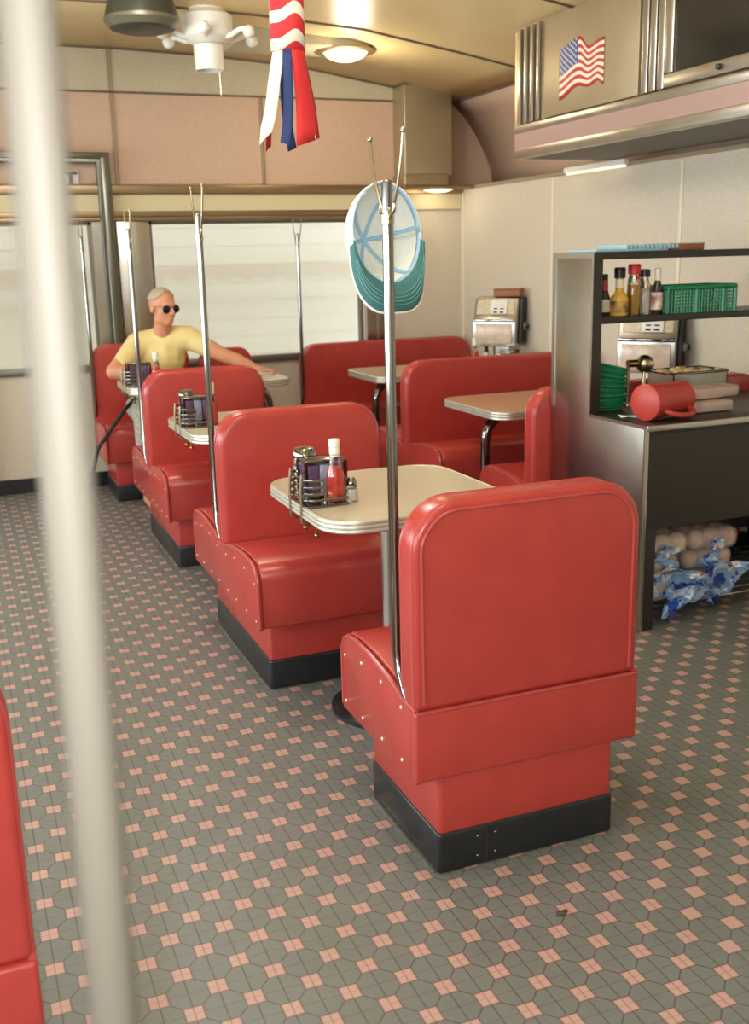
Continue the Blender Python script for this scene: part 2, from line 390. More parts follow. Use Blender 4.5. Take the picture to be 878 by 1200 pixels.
def make_bench(label, W, H, double, loc, rz, pole=True, full_rivets=True, r=.12, group='red vinyl booth benches', rear=False):
    t = thing('booth_bench', label, 'bench', loc, rz, group)
    hw = W / 2
    y0, y1 = (-.405, .405) if double else (.005, .445)
    MB().box((-hw + .062, y0, .105), (hw - .062, y1, .272)).build('plinth', RED, t, bev=.012)
    k = MB().box((-hw + .058, y0 - .004, 0), (hw - .058, y1 + .004, .113))
    kk = k.build('kickboard', KICK, t, bev=.01)
    a = MB(); a.box((-hw + .052, y0 + .01, 0), (-hw + .058, y1 - .01, .006)); a.build('edge_strip', STEEL, kk)
    if rear:
        s_ = MB(); s_.box((-.125, y0 - .0065, .006), (-.118, y0 - .003, .108)); s_.build('joint', DARK, kk)
        for x in (-.146, -.096):
            for z in (.03, .085):
                MB().ball((x, y0 - .005, z), (.0048, .003, .0048), 8).build('rivet', CHROME, kk)
    sides = ((1,) if not double else (1, -1))
    yb = .05 if double else .09          # front face of the backrest in y
    yf = .50 if double else .515
    for sg in sides:
        pr = [(yb - .03, .455), (yb + .0, .470), (yb + .07, .486), (yb + .2, .503), (yb + .31, .508), (yf - .045, .501), (yf - .015, .486), (yf - .002, .462), (yf, .44), (yf - .004, .275), (yf - .012, .264), (yb - .03, .264)]
        MB().prism([(sg * y, z) for y, z in pr], 'x', -hw + .016, hw - .016).build('seat', RED, t, bev=.006, seg=2, ang=50)
    # side panels with welted top edge
    top = [(.0, .452), (yb, .455), (yb + .012, .462), (yb + .07, .477), (yb + .2, .493), (yb + .31, .497), (yf - .05, .49), (yf - .02, .474), (yf - .002, .448)]
    outl = top + [(yf, .43), (yf, .262)]
    for sx in (-1, 1):
        if double: poly = [(-y, z) for y, z in outl[::-1][:-1]] + [(0, .452)] + outl[1:]
        else: poly = outl + [(0, .262)]
        x0, x1 = sorted((sx * (hw - .016), sx * hw))
        sp = MB().prism(poly, 'x', x0, x1).build('side_panel', RED, t, bev=.003, seg=2)
        pp = MB()
        for sg in sides: pp.tube([(sx * (hw - .004), sg * y, z + .003) for y, z in top + [(yf + .001, .42), (yf + .001, .27)]], .0065, 8)
        pp.build('piping', PIPE, sp)
        if full_rivets and sx == -1:
            ys = [yf - .03, yf - .16, yf - .30, yf - .43]
            for sg in sides:
                for i, y in enumerate(ys):
                    for z in ((.452 if i else .43) - .018 * (i > 2), .292):
                        MB().ball((sx * (hw + .001), sg * y, z), (.003, .0058, .0058) if not double else (.002, .0038, .0038), 10).build('rivet', RIVET, sp)
    # backrest
    b0, b1 = (-.05, .05) if double else (0, .09)
    bk = MB().prism(back_outline(W, .45, H, r), 'y', b0, b1).build('backrest', RED, t, bev=.028 if double else .016, seg=4)
    pth = [(-hw + .004, .46)] + [(x, z) for x, z in arc(-hw + r, H - r, r - .004, PI, PI / 2, 8)] + [(x, z) for x, z in arc(hw - r, H - r, r - .004, PI / 2, 0, 8)] + [(hw - .004, .46)]
    pe = .032 if double else .013
    for yy in (b0 + pe, b1 - pe):
        MB().tube([(x, yy, z) for x, z in pth], .006, 8).build('piping', PIPE, bk)
    if not double:
        MB().box((-hw - .003, -.008, .268), (hw + .003, .03, .452)).build('rear_panel', RED, t, bev=.008)
        if rear:
            ins = [(-hw + .024, .47)] + arc(-hw + r, H - r, r - .022, PI, PI / 2, 8) + arc(hw - r, H - r, r - .022, PI / 2, 0, 8) + [(hw - .024, .47)]
            MB().tube([(x, -.001, z) for x, z in ins], .004, 8).build('piping', PIPE, bk)
            MB().tube([(-hw, -.009, .452), (0, -.009, .453), (hw, -.009, .452)], .004, 8).build('piping', PIPE, bk)
    if pole: make_pole(t, -hw + .006, b1 + .035, 1)
    return t

HB = .965
A = make_bench('nearest red booth bench in the aisle row, its back toward the camera', .63, HB, False, (1.248, 2.135, 0), 0, rear=True)
Bq = make_bench('double red booth bench facing the nearest table, second in the aisle row', .655, HB, True, (1.207, 3.85, 0), 0)
Cq = dup(Bq, (1.222, 5.545, 0), 0, 'double red booth bench behind the middle cream table, third in the aisle row')
D = make_bench('far red booth bench the man sits on, against the far wall', .655, .99, False, (1.165, 7.27, 0), PI, pole=False, full_rivets=False)
make_pole(D, .655 / 2 - .006, .10, 1)
R1 = make_bench('wide red booth bench standing behind the steel service cabinet', 1.27, .925, False, (3.02, 4.075, 0), 0, pole=False, full_rivets=False)
R2 = make_bench('wide double red booth bench in the right row, below the wall jukebox', 1.29, .935, True, (3.0, 5.50, 0), 0, pole=False, full_rivets=False)
R3 = make_bench('wide red booth bench under the right end of the far window', 1.34, .915, False, (2.985, 7.30, 0), PI, pole=False, full_rivets=False)
make_pole(R3, 1.34 / 2 + .005, .10, 1)
Lb = make_bench('red bench just showing at the lower left edge of the picture', .63, HB, False, (-.299, 1.55, 0), 0, pole=False, full_rivets=False)

# white pole close to the camera
wp = thing('post', 'blurred cream post close to the camera at the left', 'post', (.040, .485, 0))
MB().tube([(-.006, 0, .004), (-.004, 0, .6), (0, 0, 1.2), (.004, 0, 1.75)], .0122, 20).build('shaft', POLE, wp)
MB().lathe([(0, 0), (.05, 0), (.05, .006), (.02, .014), (.014, .03)], (-.006, 0, 0), 24).build('foot_flange', POLE, wp)

# man's dark rod on the far seat
# ------------------------------------------------------------------ tables
def table_top(t, x0, y0, x1, y1, z, r, lam):
    top = MB().prism(rrect(x0, y0, x1, y1, r), 'z', z - .034, z).build('table_top', lam, t, bev=.002, seg=1)
    e = MB()
    for zz in (z - .031, z - .017, z - .004):
        pts = [(x, y, zz) for x, y in rrect(x0 - .001, y0 - .001, x1 + .001, y1 + .001, r)]
        e.tube(pts, .0072, 8, closed=True)
    e.build('edge_band', BAND, top)
def pedestal_table(label, loc):
    t = thing('booth_table', label, 'table', loc, 0, 'booth tables')
    table_top(t, -.325, -.35, .325, .35, .765, .11, LAM)
    MB().cone((-.0, 0, .02), (0, 0, .731), .032, seg=24).build('post', STEEL, t)
    MB().lathe([(0, 0), (.215, 0), (.215, .012), (.2, .022), (.09, .034), (.045, .06), (.034, .07)], (0, 0, 0), 36).build('foot_disc', KICK, t)
    MB().box((-.16, -.16, .720), (.16, .16, .732), bev=.004).build('mounting_plate', DARK, t)
    return t
T1 = pedestal_table('cream topped booth table nearest the camera, behind the nearest bench', (1.29, 3.14, 0))
T2 = dup(T1, (1.275, 4.87, 0), 0, 'cream topped booth table in the middle of the aisle row')
def tube_table(label, loc, x0, x1, w, lam, both=False, zt=.765):
    t = thing('booth_table', label, 'table', loc, 0, 'booth tables')
    table_top(t, x0, -w / 2, x1, w / 2, zt, .09, lam); dz = zt - .765
    def leg(x, s):
        MB().tube([(x, 0, .01), (x, 0, .5)] + bez((x, 0, .56 + dz), (x, 0, .66 + dz), (x + s * .05, 0, .704 + dz), (x + s * .15, 0, .704 + dz), 8) + [(x + s * .36, 0, .704 + dz)], .026, 16).build('leg', CHROME, t)
        MB().lathe([(0, 0), (.09, 0), (.085, .012), (.03, .03)], (x, 0, 0), 24).build('foot_plate', STEEL, t)
    leg(x0 + .10, 1) if not both else (leg(x1 - .07, -1), leg(x0 + .18, 1))
    return t
TR1 = tube_table('tan topped booth table by the steel cabinet in the right row', (0, 4.79, 0), 2.415, 3.66, .66, LAM2)
TR2 = tube_table('tan topped booth table before the far bench in the right row', (0, 6.52, 0), 2.50, 3.66, .62, LAM)
T3 = tube_table("cream topped booth table under the man's arms by the far wall", (0, 6.43, 0), .93, 1.90, .56, LAM, both=True, zt=.805)

# chair beside the far bench
ch = thing('dining_chair', 'narrow dark red chair right of the seated man below the window', 'chair', (1.70, 6.98, 0), 0)
CW = .36
MB().prism([(x, z) for x, z in back_outline(CW, .52, .945, .09)], 'y', 0, .05).build('backrest', RED, ch, bev=.014)
MB().box((-CW / 2 - .01, -.40, .42), (CW / 2 + .01, .02, .475)).build('seat', RED, ch, bev=.02)
for sx in (-1, 1):
    MB().tube([(sx * .15, -.36, .0), (sx * .15, -.36, .43)], .012, 10).build('leg', CHROME, ch)
    MB().tube([(sx * .15, .02, .0), (sx * .15, .0, .43), (sx * .15, .03, .56)], .012, 10).build('leg', CHROME, ch)

# ------------------------------------------------------------------ table condiments
def ketchup(loc, label, cap=WHITE):
    t = thing('ketchup_bottle', label, 'bottle', loc, 0, 'ketchup bottles on the booth tables')
    MB().lathe([(0, 0), (.026, 0), (.029, .006), (.029, .075), (.027, .09), (.017, .125), (.0125, .15), (.0125, .172), (0, .172)], seg=24).build('bottle', GLASS, t)
    MB().lathe([(0, .003), (.0245, .004), (.0265, .009), (.0265, .075), (.0245, .09), (.019, .108), (0, .108)], seg=24).build('sauce', KETCH, t)
    MB().lathe([(.013, .150), (.0165, .151), (.0165, .170), (.0155, .172), (.0175, .174), (.0175, .192), (.015, .197), (0, .197)], seg=20).build('cap', cap, t)
    MB().lathe([(.0132, .143), (.0152, .144), (.0152, .147), (.0132, .148)], seg=20).build('neck_label', WHITE, t)
    return t
def shaker(loc, label):
    t = thing('salt_shaker', label, 'shaker', loc, 0, 'glass shakers on the booth tables')
    MB().lathe([(0, 0), (.019, 0), (.021, .004), (.018, .05), (.014, .056), (0, .056)], seg=12).build('jar', GLASS, t)
    MB().lathe([(0, .003), (.0165, .004), (.0155, .038), (0, .038)], seg=12).build('salt', SALT, t)
    MB().lathe([(.0155, .052), (.0165, .053), (.0165, .066), (.010, .075), (0, .077)], seg=16).build('lid', CHROME, t)
    return t
def sugar(loc, label):
    t = thing('sugar_pourer', label, 'sugar pourer', loc, 0, 'sugar pourers on the booth tables')
    MB().lathe([(0, 0), (.034, 0), (.037, .006), (.036, .11), (.032, .125), (0, .125)], seg=20).build('jar', GLASS, t)
    MB().lathe([(0, .004), (.0325, .006), (.0325, .09), (0, .09)], seg=20).build('sugar', SUGAR, t)
    MB().lathe([(.036, .118), (.039, .12), (.039, .136), (.03, .148), (.008, .152), (0, .152)], seg=24).build('lid', CHROME, t)
    return t
def jelly_box(loc, rz, label):
    t = thing('jelly_box', label, 'condiment box', loc, rz, 'jelly boxes on the booth tables')
    MB().box((-.07, -.045, 0), (.07, .045, .012), bev=.003).build('bottom_plate', CHROME, t)
    MB().box((-.07, -.045, .115), (.07, .045, .125), bev=.003).build('top_plate', CHROME, t)
    for x in (-1, 1):
        for y in (-1, 1): MB().box((x * .066 - .005, y * .041 - .005, .01), (x * .066 + .005, y * .041 + .005, .118)).build('corner_post', CHROME, t)
    for q in range(3):
        MB().box((-.060 + q * .041, -.041, .012), (-.022 + q * .041, .041, .108), bev=.005).build('jelly_packets', PURPLE if q != 1 else BLUEPK, t)
    return t
BLUEPK = mat('bluish packets', rgb(150, 150, 170), .4, noise=.4, nscale=80)
def rack(loc, rz, label):
    """wire menu rack clamped over the table's aisle edge"""
    t = thing('wire_rack', label, 'rack', loc, rz, 'wire racks on the table edges')
    MB().box((-.085, -.095, 0), (.06, .095, .006), bev=.002).build('tray', CHROME, t)
    for z in (.022, .042, .062, .084):
        MB().tube([(.055 if z < .03 else -.02, -.09, z), (-.06, -.09, z), (-.08, -.07, z), (-.08, .07, z), (-.06, .09, z), (.055 if z < .03 else -.02, .09, z)], .0045, 8).build('rail', CHROME, t)
    for y in (-.09, .09): MB().tube([(-.02, y, .003), (-.02, y, .088)], .004, 8).build('upright', CHROME, t)
    for y in (-.055, .06):
        MB().tube([(-.083, y, .10), (-.088, y, .05), (-.088, y, -.01), (-.088, y, -.05), (-.07, y, -.062), (-.04, y, -.060), (-.04, y, -.042)], .0045, 8).build('clamp_arm', BRASSY, t)
        s_ = MB(); s_.tube([(-.04, y, -.095), (-.04, y, -.036)], .0035, 8); s_.ball((-.04, y, -.098), .009, 10); s_.build('clamp_screw', BRASS, t)
    return t
ZT = .7665
rk = rack((1.043, 3.10, ZT), 0, 'wire rack clamped on the left edge of the nearest cream table')
jb = jelly_box((1.06, 3.145, ZT + .006), .0, 'chrome box of purple jelly packets on the nearest cream table')
sg = sugar((1.035, 3.245, ZT), 'sugar pourer with metal lid behind the jelly box on the nearest table')
kt = ketchup((1.072, 3.05, ZT + .006), 'ketchup bottle with white cap on the nearest cream table')
sk = shaker((1.125, 3.05, ZT), 'glass salt shaker right of the ketchup on the nearest table')
# middle table
dup(rk, (1.03, 4.88, ZT), 0, 'wire rack on the left edge of the middle cream table')
dup(jb, (1.045, 4.93, ZT + .006), 0, 'chrome box of jelly packets on the middle cream table')
dup(sg, (1.02, 5.03, ZT), 0, 'sugar pourer with metal lid on the middle cream table')
dup(kt, (1.10, 4.85, ZT), 0, 'ketchup bottle right of the jelly box on the middle table')
# far table
ZF = .8065
dup(rk, (1.008, 6.36, ZF), 0, 'wire rack before the man on the left edge of the far table')
dup(jb, (1.02, 6.40, ZF + .006), 0, 'dark jelly box before the man on the far table')
dup(kt, (1.105, 6.27, ZF), 0, "ketchup bottle before the man's yellow shirt on the far table")
mg = thing('coffee_mug', 'white mug before the seated man on the far table', 'mug', (1.225, 6.23, ZF))
MB().lathe([(0, .006), (.033, .006), (.036, .09), (.0395, .09), (.038, .0), (.0, 0)], seg=24).build('cup', WHITE, mg)
MB().tube(bez((.036, 0, .075), (.07, 0, .08), (.07, 0, .02), (.036, 0, .02), 10), .005, 8).build('handle', WHITE, mg)
# paper on the middle table
np_ = MB().sheet([[(1.40 + i * .05, 4.99 + j * .05, ZT + .003 + .004 * math.sin(i * 1.3 + j)) for i in range(6)] for j in range(4)])
tag(np_.build('napkin', PAPER, solid=.002), 'white paper napkin lying on the middle cream table', 'napkin')
# right row table by the jukebox
dup(kt, (3.30, 6.44, ZT), 0, 'ketchup bottle below the farther wall jukebox in the right row')
db = thing('sauce_bottle', 'small white bottle with dark cap below the farther wall jukebox', 'bottle', (3.42, 6.50, ZT))
MB().lathe([(0, 0), (.022, 0), (.024, .006), (.024, .07), (.014, .095), (0, .1)], seg=20).build('bottle', WHITE, db)
MB().lathe([(.015, .085), (.016, .088), (.013, .13), (.006, .14), (0, .14)], seg=16).build('cap', BLACK, db)
sk2 = dup(sk, (3.24, 6.42, ZT), 0, 'glass shaker beside the ketchup below the farther wall jukebox')
nd = thing('napkin_dispenser', 'chrome napkin dispenser below the farther wall jukebox', 'dispenser', (3.47, 6.27, ZT), -.5)
MB().box((-.075, -.05, 0), (.075, .05, .12), bev=.012).build('case', CHROME, nd)
MB().box((-.058, -.0535, .02), (.03, -.048, .095), bev=.004).build('opening', DARK, nd)
MB().box((-.05, -.052, .04), (.02, -.046, .075)).build('napkins', PAPER, nd)

# ------------------------------------------------------------------ wall jukeboxes
JFACE = mat('jukebox title panel', rgb(214, 196, 160), .4, noise=.25, nscale=60)
JPINK = mat('jukebox lower glass', rgb(214, 190, 166), .25, noise=.2, nscale=20)
def jukebox(loc, rz, label):
    t = thing('wall_jukebox', label, 'jukebox', loc, rz, 'coin jukeboxes on the right wall')
    prof = [(-.11, 0), (.09, 0), (.09, .33), (-.02, .33), (-.05, .322), (-.085, .20), (-.11, .17)]
    MB().prism(prof, 'x', -.155, .155).build('case', STEEL, t, bev=.006)
    MB().prism([(-.06, .02), (.092, .02), (.092, .325), (-.02, .325)], 'x', .155, .175).build('side_panel', BLACK, t, bev=.004)
    R = Euler((math.atan2(.035, .122), 0, 0)).to_matrix()
    tp = MB(); tp.box((-.135, -.074, .212), (.135, -.058, .312), rot=Euler((-.279, 0, 0)).to_matrix(), bev=.003); tpo = tp.build('title_panel', JFACE, t)
    for i in range(2):
        for k in range(4):
            c = Vector((.005 + i * .045, -.083 + .0285 * (k - 1.5) * .27, .262 - (k - 1.5) * -.021))
            MB().box((c.x - .014, c.y - .006 + .004, c.z - .0055), (c.x + .014, c.y + .004, c.z + .0055), bev=.001).build('button', BLACK, tpo)
    MB().box((.0 - .03, -.0845, .215), (.085, -.070, .31), rot=Euler((-.279, 0, 0)).to_matrix(), bev=.002).build('button_plate', PAPER, tpo)
    MB().box((-.13, -.118, .02), (.13, -.106, .155), bev=.003).build('front_glass', JPINK, t)
    MB().box((-.15, -.115, .165), (.15, -.095, .185), bev=.004).build('chrome_bar', CHROME, t)
    kn = MB(); kn.lathe([(0, -.012), (.034, -.012), (.036, 0), (.026, .012), (.022, .02), (0, .02)], (.178, .02, .13), 24, Euler((0, PI / 2, 0)).to_matrix()); kno = kn.build('knob', CHROME, t)
    MB().lathe([(0, .02), (.016, .02), (.014, .026), (0, .026)], (.178, .02, .13), 20, Euler((0, PI / 2, 0)).to_matrix()).build('knob_centre', BLACK, kno)
    MB().box((-.05, .06, -.11), (.05, .0895, .0)).build('wall_bracket', STEEL, t)
    return t
j1 = jukebox((3.515, 6.49, .90), -.85, 'chrome wall jukebox above the far table in the right row')
j2 = dup(j1, (3.515, 4.78, .875), -.85, 'chrome wall jukebox seen through the open steel service cabinet')
bxo = thing('small_box', 'brown wooden box lying on top of the farther wall jukebox', 'box', (3.555, 6.445, 1.2315), -.85)
MB().box((-.085, -.05, 0), (.10, .05, .045), bev=.004).build('body', BROWN, bxo)
MB().box((-.088, -.053, .045), (.103, .053, .053), bev=.003).build('lid', BROWN, bxo)
rd = MB(); rd.tube([(3.655, 6.86, 1.19), (3.57, 6.66, .785)], .011, 8)
tag(rd.build('stick', DSTEEL), 'grey stick leaning to the wall left of the farther jukebox', 'stick')

# ------------------------------------------------------------------ service cabinet
cab = thing('service_cabinet', 'dark steel service cabinet with open shelves at the right edge', 'cabinet', (2.47, 3.37, 0))
CX1 = 3.64 - 2.47
def L(x): return x
sp = MB().prism([(0, .0), (.695, .0), (.695, 1.513), (.395, 1.513), (.395, .846), (0, .846)], 'x', 0, .022)
side = sp.build('side_panel', DSTEEL, cab, bev=.004)
fr = MB().box((-.003, .386, .85), (-.0002, .395, 1.515)).box((-.004, .672, .85), (-.0002, .697, 1.515)).box((-.004, .3955, 1.49), (-.0002, .6715, 1.515)).box((-.003, -.004, .838), (.004, .395, .85)).box((-.003, -.003, .02), (.004, .004, .838))
fr.build('edge_trim', STEEL, side)
MB().box((CX1 - .022, 0, 0), (CX1, .695, 1.513)).build('side_panel', DSTEEL, cab, bev=.004)
MB().box((.022, 0, .815), (CX1 - .022, .695, .845)).build('counter', DARK, cab, bev=.003)
MB().box((.006, -.008, .828), (CX1 - .01, .004, .852)).build('counter_nosing', STEEL, cab, bev=.003)
MB().box((.022, .395, 1.221), (CX1 - .022, .695, 1.249)).build('shelf', DARK, cab, bev=.003)
MB().box((.022, .395, 1.483), (CX1 - .022, .695, 1.513)).build('top', DARK, cab, bev=.003)
MB().box((.0, .3885, .846), (.046, .3945, 1.513)).build('post', DARK, cab)
MB().box((.022, .004, .43), (CX1 - .022, .03, .815)).build('front_panel', DARK, cab)
MB().box((.022, .006, 0), (.075, .05, .44)).build('leg', DARK, cab, bev=.003)
MB().box((CX1 - .075, .006, 0), (CX1 - .022, .05, .44)).build('leg', DARK, cab, bev=.003)
MB().box((.022, .675, .16), (CX1 - .022, .69, .815)).build('rear_panel', DARK, cab)
wr = MB()
for k in range(9): wr.tube([(.03, .10 + k * .07, .06), (CX1 - .03, .10 + k * .07, .06)], .004, 6)
for x in (.08, .55, 1.05): wr.tube([(x, .08, .055), (x, .68, .055)], .005, 6)
wr.build('wire_shelf', STEEL, cab)
GX, GY = 2.47, 3.37
def world_thing(name, label, cat, x, y, z, rz=0, group=None): return thing(name, label, cat, (x, y, z), rz, group)
# shelf bottles
ZS = 1.2495
SB = 'sauce bottles on the cabinet shelf'
YMUST = mat('mustard', rgb(206, 160, 60), .35); OIL = mat('amber oil', rgb(196, 150, 40), .2, trans=.5); WORC = mat('dark sauce', rgb(52, 30, 24), .25, coat=.3)
REDL = mat('red label', rgb(172, 60, 46), .5); CREAML = mat('cream label', rgb(226, 214, 190), .5); REDCAP = mat('red cap', rgb(196, 40, 40), .4)
b = world_thing('sauce_bottle', 'leftmost bottle with white label and red neck on the upper shelf', 'bottle', 2.60, 3.87, ZS, 0, SB)
MB().lathe([(0, 0), (.025, 0), (.027, .005), (.026, .07), (.014, .11), (.012, .15), (0, .15)], seg=24).build('bottle', WORC, b)
MB().lathe([(.0273, .015), (.0278, .016), (.0273, .068), (.0265, .068)], seg=24).build('label', CREAML, b)
MB().lathe([(.015, .105), (.0165, .106), (.0145, .148), (.013, .148)], seg=20).build('neck_label', REDL, b)
MB().lathe([(.014, .145), (.0145, .146), (.0145, .172), (0, .174)], seg=20).build('cap', BLACK, b)
b = world_thing('mustard_bottle', 'round yellow mustard bottle with black cap on the upper shelf', 'bottle', 2.652, 3.835, ZS, 0, SB)
MB().lathe([(0, 0), (.036, 0), (.039, .006), (.039, .065), (.032, .085), (.018, .10), (.016, .165), (0, .165)], seg=28).build('bottle', YMUST, b)
MB().lathe([(.0172, .115), (.019, .116), (.0178, .15), (.0165, .15)], seg=24).build('neck_label', CREAML, b)
MB().lathe([(.0385, .012), (.0397, .013), (.0397, .06), (.0385, .061)], seg=28).build('label', mat('yellow and dark label', rgb(190, 150, 70), .5, col2=rgb(50, 34, 26), nscale=22), b)
MB().lathe([(.02, .155), (.024, .156), (.024, .195), (.02, .20), (0, .20)], seg=24).build('cap', BLACK, b)
b = world_thing('vinegar_bottle', 'tall clear bottle of amber liquid with red cap on the upper shelf', 'bottle', 2.728, 3.84, ZS, 0, SB)
MB().lathe([(0, 0), (.026, 0), (.029, .006), (.029, .13), (.024, .155), (.02, .165), (.02, .185), (0, .185)], seg=24).build('bottle', GLASS, b)
MB().lathe([(0, .003), (.024, .004), (.0265, .01), (.0265, .125), (0, .125)], seg=24).build('liquid', OIL, b)
MB().lathe([(.021, .168), (.0265, .17), (.0265, .205), (.023, .212), (0, .212)], seg=24).build('cap', REDCAP, b)
b = world_thing('seasoning_bottle', 'clear bottle of pale seasoning with black cap on the upper shelf', 'bottle', 2.795, 3.86, ZS, 0, SB)
MB().lathe([(0, 0), (.026, 0), (.028, .006), (.028, .11), (.018, .145), (.016, .16), (0, .16)], seg=24).build('bottle', GLASS, b)
MB().lathe([(0, .003), (.025, .005), (.0255, .105), (0, .105)], seg=24).build('seasoning', SALT, b)
MB().lathe([(.02, .155), (.024, .156), (.024, .187), (0, .19)], seg=24).build('cap', BLACK, b)
b = world_thing('dark_sauce_bottle', 'slim dark sauce bottle with white cap and striped label on shelf', 'bottle', 2.838, 3.825, ZS, 0, SB)
MB().lathe([(0, 0), (.022, 0), (.0245, .005), (.0245, .095), (.02, .115), (.0125, .135), (.011, .17), (0, .17)], seg=24).build('bottle', WORC, b)
MB().lathe([(.0243, .018), (.0252, .019), (.0252, .09), (.0243, .091)], seg=24).build('label', mat('striped label', rgb(222, 206, 190), .5, col2=rgb(150, 60, 50), nscale=30), b)
MB().lathe([(.012, .14), (.0145, .141), (.0135, .168), (.011, .168)], seg=20).build('neck_label', CREAML, b)
MB().lathe([(.0125, .165), (.0145, .166), (.0145, .19), (0, .193)], seg=20).build('cap', WHITE, b)
# green basket with lattice sides
def green_basket(name, label, x, y, z, w, d, h):
    t = world_thing(name, label, 'basket', x, y, z)
    g = MB(); g.box((-w / 2, -d / 2, 0), (w / 2, d / 2, .006)); bt = g.build('floor_panel', GREENP, t)
    g = MB()
    for (ax, s_) in (('y', -1), ('y', 1), ('x', -1), ('x', 1)):
        ln = w if ax == 'y' else d; nb = max(3, int(ln / .0155))
        for zz in [0.010 + q * (h - .03) / 6 for q in range(7)]:
            p0 = (-w / 2, s_ * d / 2, zz) if ax == 'y' else (s_ * w / 2, -d / 2, zz); p1 = (w / 2, s_ * d / 2, zz) if ax == 'y' else (s_ * w / 2, d / 2, zz)
            g.tube([p0, p1], .0028, 5)
        for q in range(nb + 1):
            u = -ln / 2 + ln * q / nb
            g.tube([(u, s_ * d / 2, 0) if ax == 'y' else (s_ * w / 2, u, 0), (u, s_ * d / 2, h - .01) if ax == 'y' else (s_ * w / 2, u, h - .01)], .0035 if q % 9 else .010, 5)
    g.build('lattice', GREENP, t)
    rim = [(x_, y_, h - .01) for x_, y_ in rrect(-w / 2 - .004, -d / 2 - .004, w / 2 + .004, d / 2 + .004, .012, 4)]
    MB().tube(rim, .010, 8, closed=True).build('rim', GREENP, t)
    return t
gb = green_basket('plastic_basket', 'green lattice plastic basket at the right on the upper shelf', 3.045, 3.87, ZS, .35, .17, .118)
for k in range(7):
    c = MB().box((-.03, -.02, 0), (.03, .02, .012), bev=.004)
    o = c.build('sauce_packet', mat('packet', rgb(196, 196, 200) if k % 2 else rgb(180, 160, 70), .4)); o.location = (2.92 + k * .042, 3.86 + .02 * (-1) ** k, ZS + .012 + .004 * (k % 3)); o.rotation_euler = (0, 0, k * .9)
    o.location.z = ZS + .0075 + (.0125 if k % 2 else 0)
    tag(o, 'small pale sauce packet inside the green lattice basket', 'packet', 'sauce packets in the green basket')
# on top of the cabinet
tr = world_thing('ribbed_tray', 'long pale blue ribbed tray on top of the steel cabinet', 'tray', 2.75, 3.90, 1.5135)
MB().box((-.25, -.11, 0), (.11, .11, .010), bev=.003).build('base', BLUEP, tr)
rb_ = MB()
for k in range(13): rb_.box((-.10 + k * .021, -.11, .008), (-.087 + k * .021, .11, .028), bev=.003)
rb_.build('ribs', BLUEP, tr)
bo = world_thing('flat_box', 'flat brown box right of the blue tray on the cabinet top', 'box', 2.955, 3.90, 1.5135)
MB().box((-.075, -.10, 0), (.10, .10, .024), bev=.003).build('tray_body', BROWN, bo)
MB().box((-.077, -.102, .024), (.102, .102, .030), bev=.002).build('lid', mat('cardboard', rgb(172, 148, 116), .7), bo)
# counter: stacked green food baskets
ZC = .8455
def food_basket(z, dx, dy, label, tilt):
    t = world_thing('food_basket', label, 'basket', 2.625 + dx, 3.885 + dy, z, 0, 'green food baskets on the cabinet counter')
    t.rotation_euler = (0, tilt, dx * 6)
    m = MB()
    ob = [(1.0, .0), (1.06, .012), (1.12, .026), (1.17, .040)]
    for q, (f_, zz) in enumerate(ob):
        m.tube([(x * f_, y * f_, zz) for x, y in rrect(-.075, -.055, .075, .055, .05, 5)], .0042 if q < 3 else .006, 6, closed=True)
    for k in range(22):
        a_ = 2 * PI * k / 22; x = .07 * math.cos(a_); y = .052 * math.sin(a_)
        m.tube([(x, y, 0), (x * 1.18, y * 1.18, .04)], .0035, 5)
    m.prism(rrect(-.075, -.055, .075, .055, .05, 5), 'z', -.002, .003)
    m.build('woven_shell', GREENP, t)
names = ['lowest', 'second from the bottom', 'third from the bottom', 'middle', 'fifth from the bottom', 'sixth from the bottom', 'seventh from the bottom', 'top']
for k in range(8):
    food_basket(ZC + .003 + k * .0205, .004 * math.sin(k * 2), .003 * math.cos(k * 3), 'green plastic food basket on the counter, ' + names[k] + ' of the stack', k * .035)
# brass tap
tp = world_thing('brass_tap', 'brass ball tap on a short post behind the red pitcher', 'tap', 2.77, 3.92, ZC)
MB().lathe([(0, 0), (.03, 0), (.028, .008), (.009, .014), (.009, .185), (0, .185)], seg=20).build('post', BRASSY, tp)
MB().cone((-.005, 0, .185), (.07, -.01, .185), .017, seg=18).build('barrel', BRASS, tp)
MB().ball((.075, -.015, .182), .040, 20).build('ball', BRASSY, tp)
MB().tube([(.07, -.02, .16), (.06, -.03, .10), (.07, -.03, .05)], .009, 10).build('spout', BRASSY, tp)
# red pitcher lying on its side
pt = world_thing('plastic_pitcher', 'red plastic pitcher lying on its side on the counter', 'pitcher', 2.555, 3.50, ZC + .0765, 0)
pt.rotation_euler = (0, PI / 2, math.radians(15))
MB().lathe([(0, 0), (.066, 0), (.074, .005), (.0745, .02), (.069, .12), (.066, .20), (.0675, .24), (.063, .24), (.061, .15), (.066, .02), (0, .012)], (0, 0, 0), 36).build('body', REDP, pt)
MB().tube(bez((.035, -.058, .215), (.058, -.125, .215), (.058, -.125, .08), (.035, -.060, .06), 12), [.011] * 13, 10).build('handle', REDP, pt)
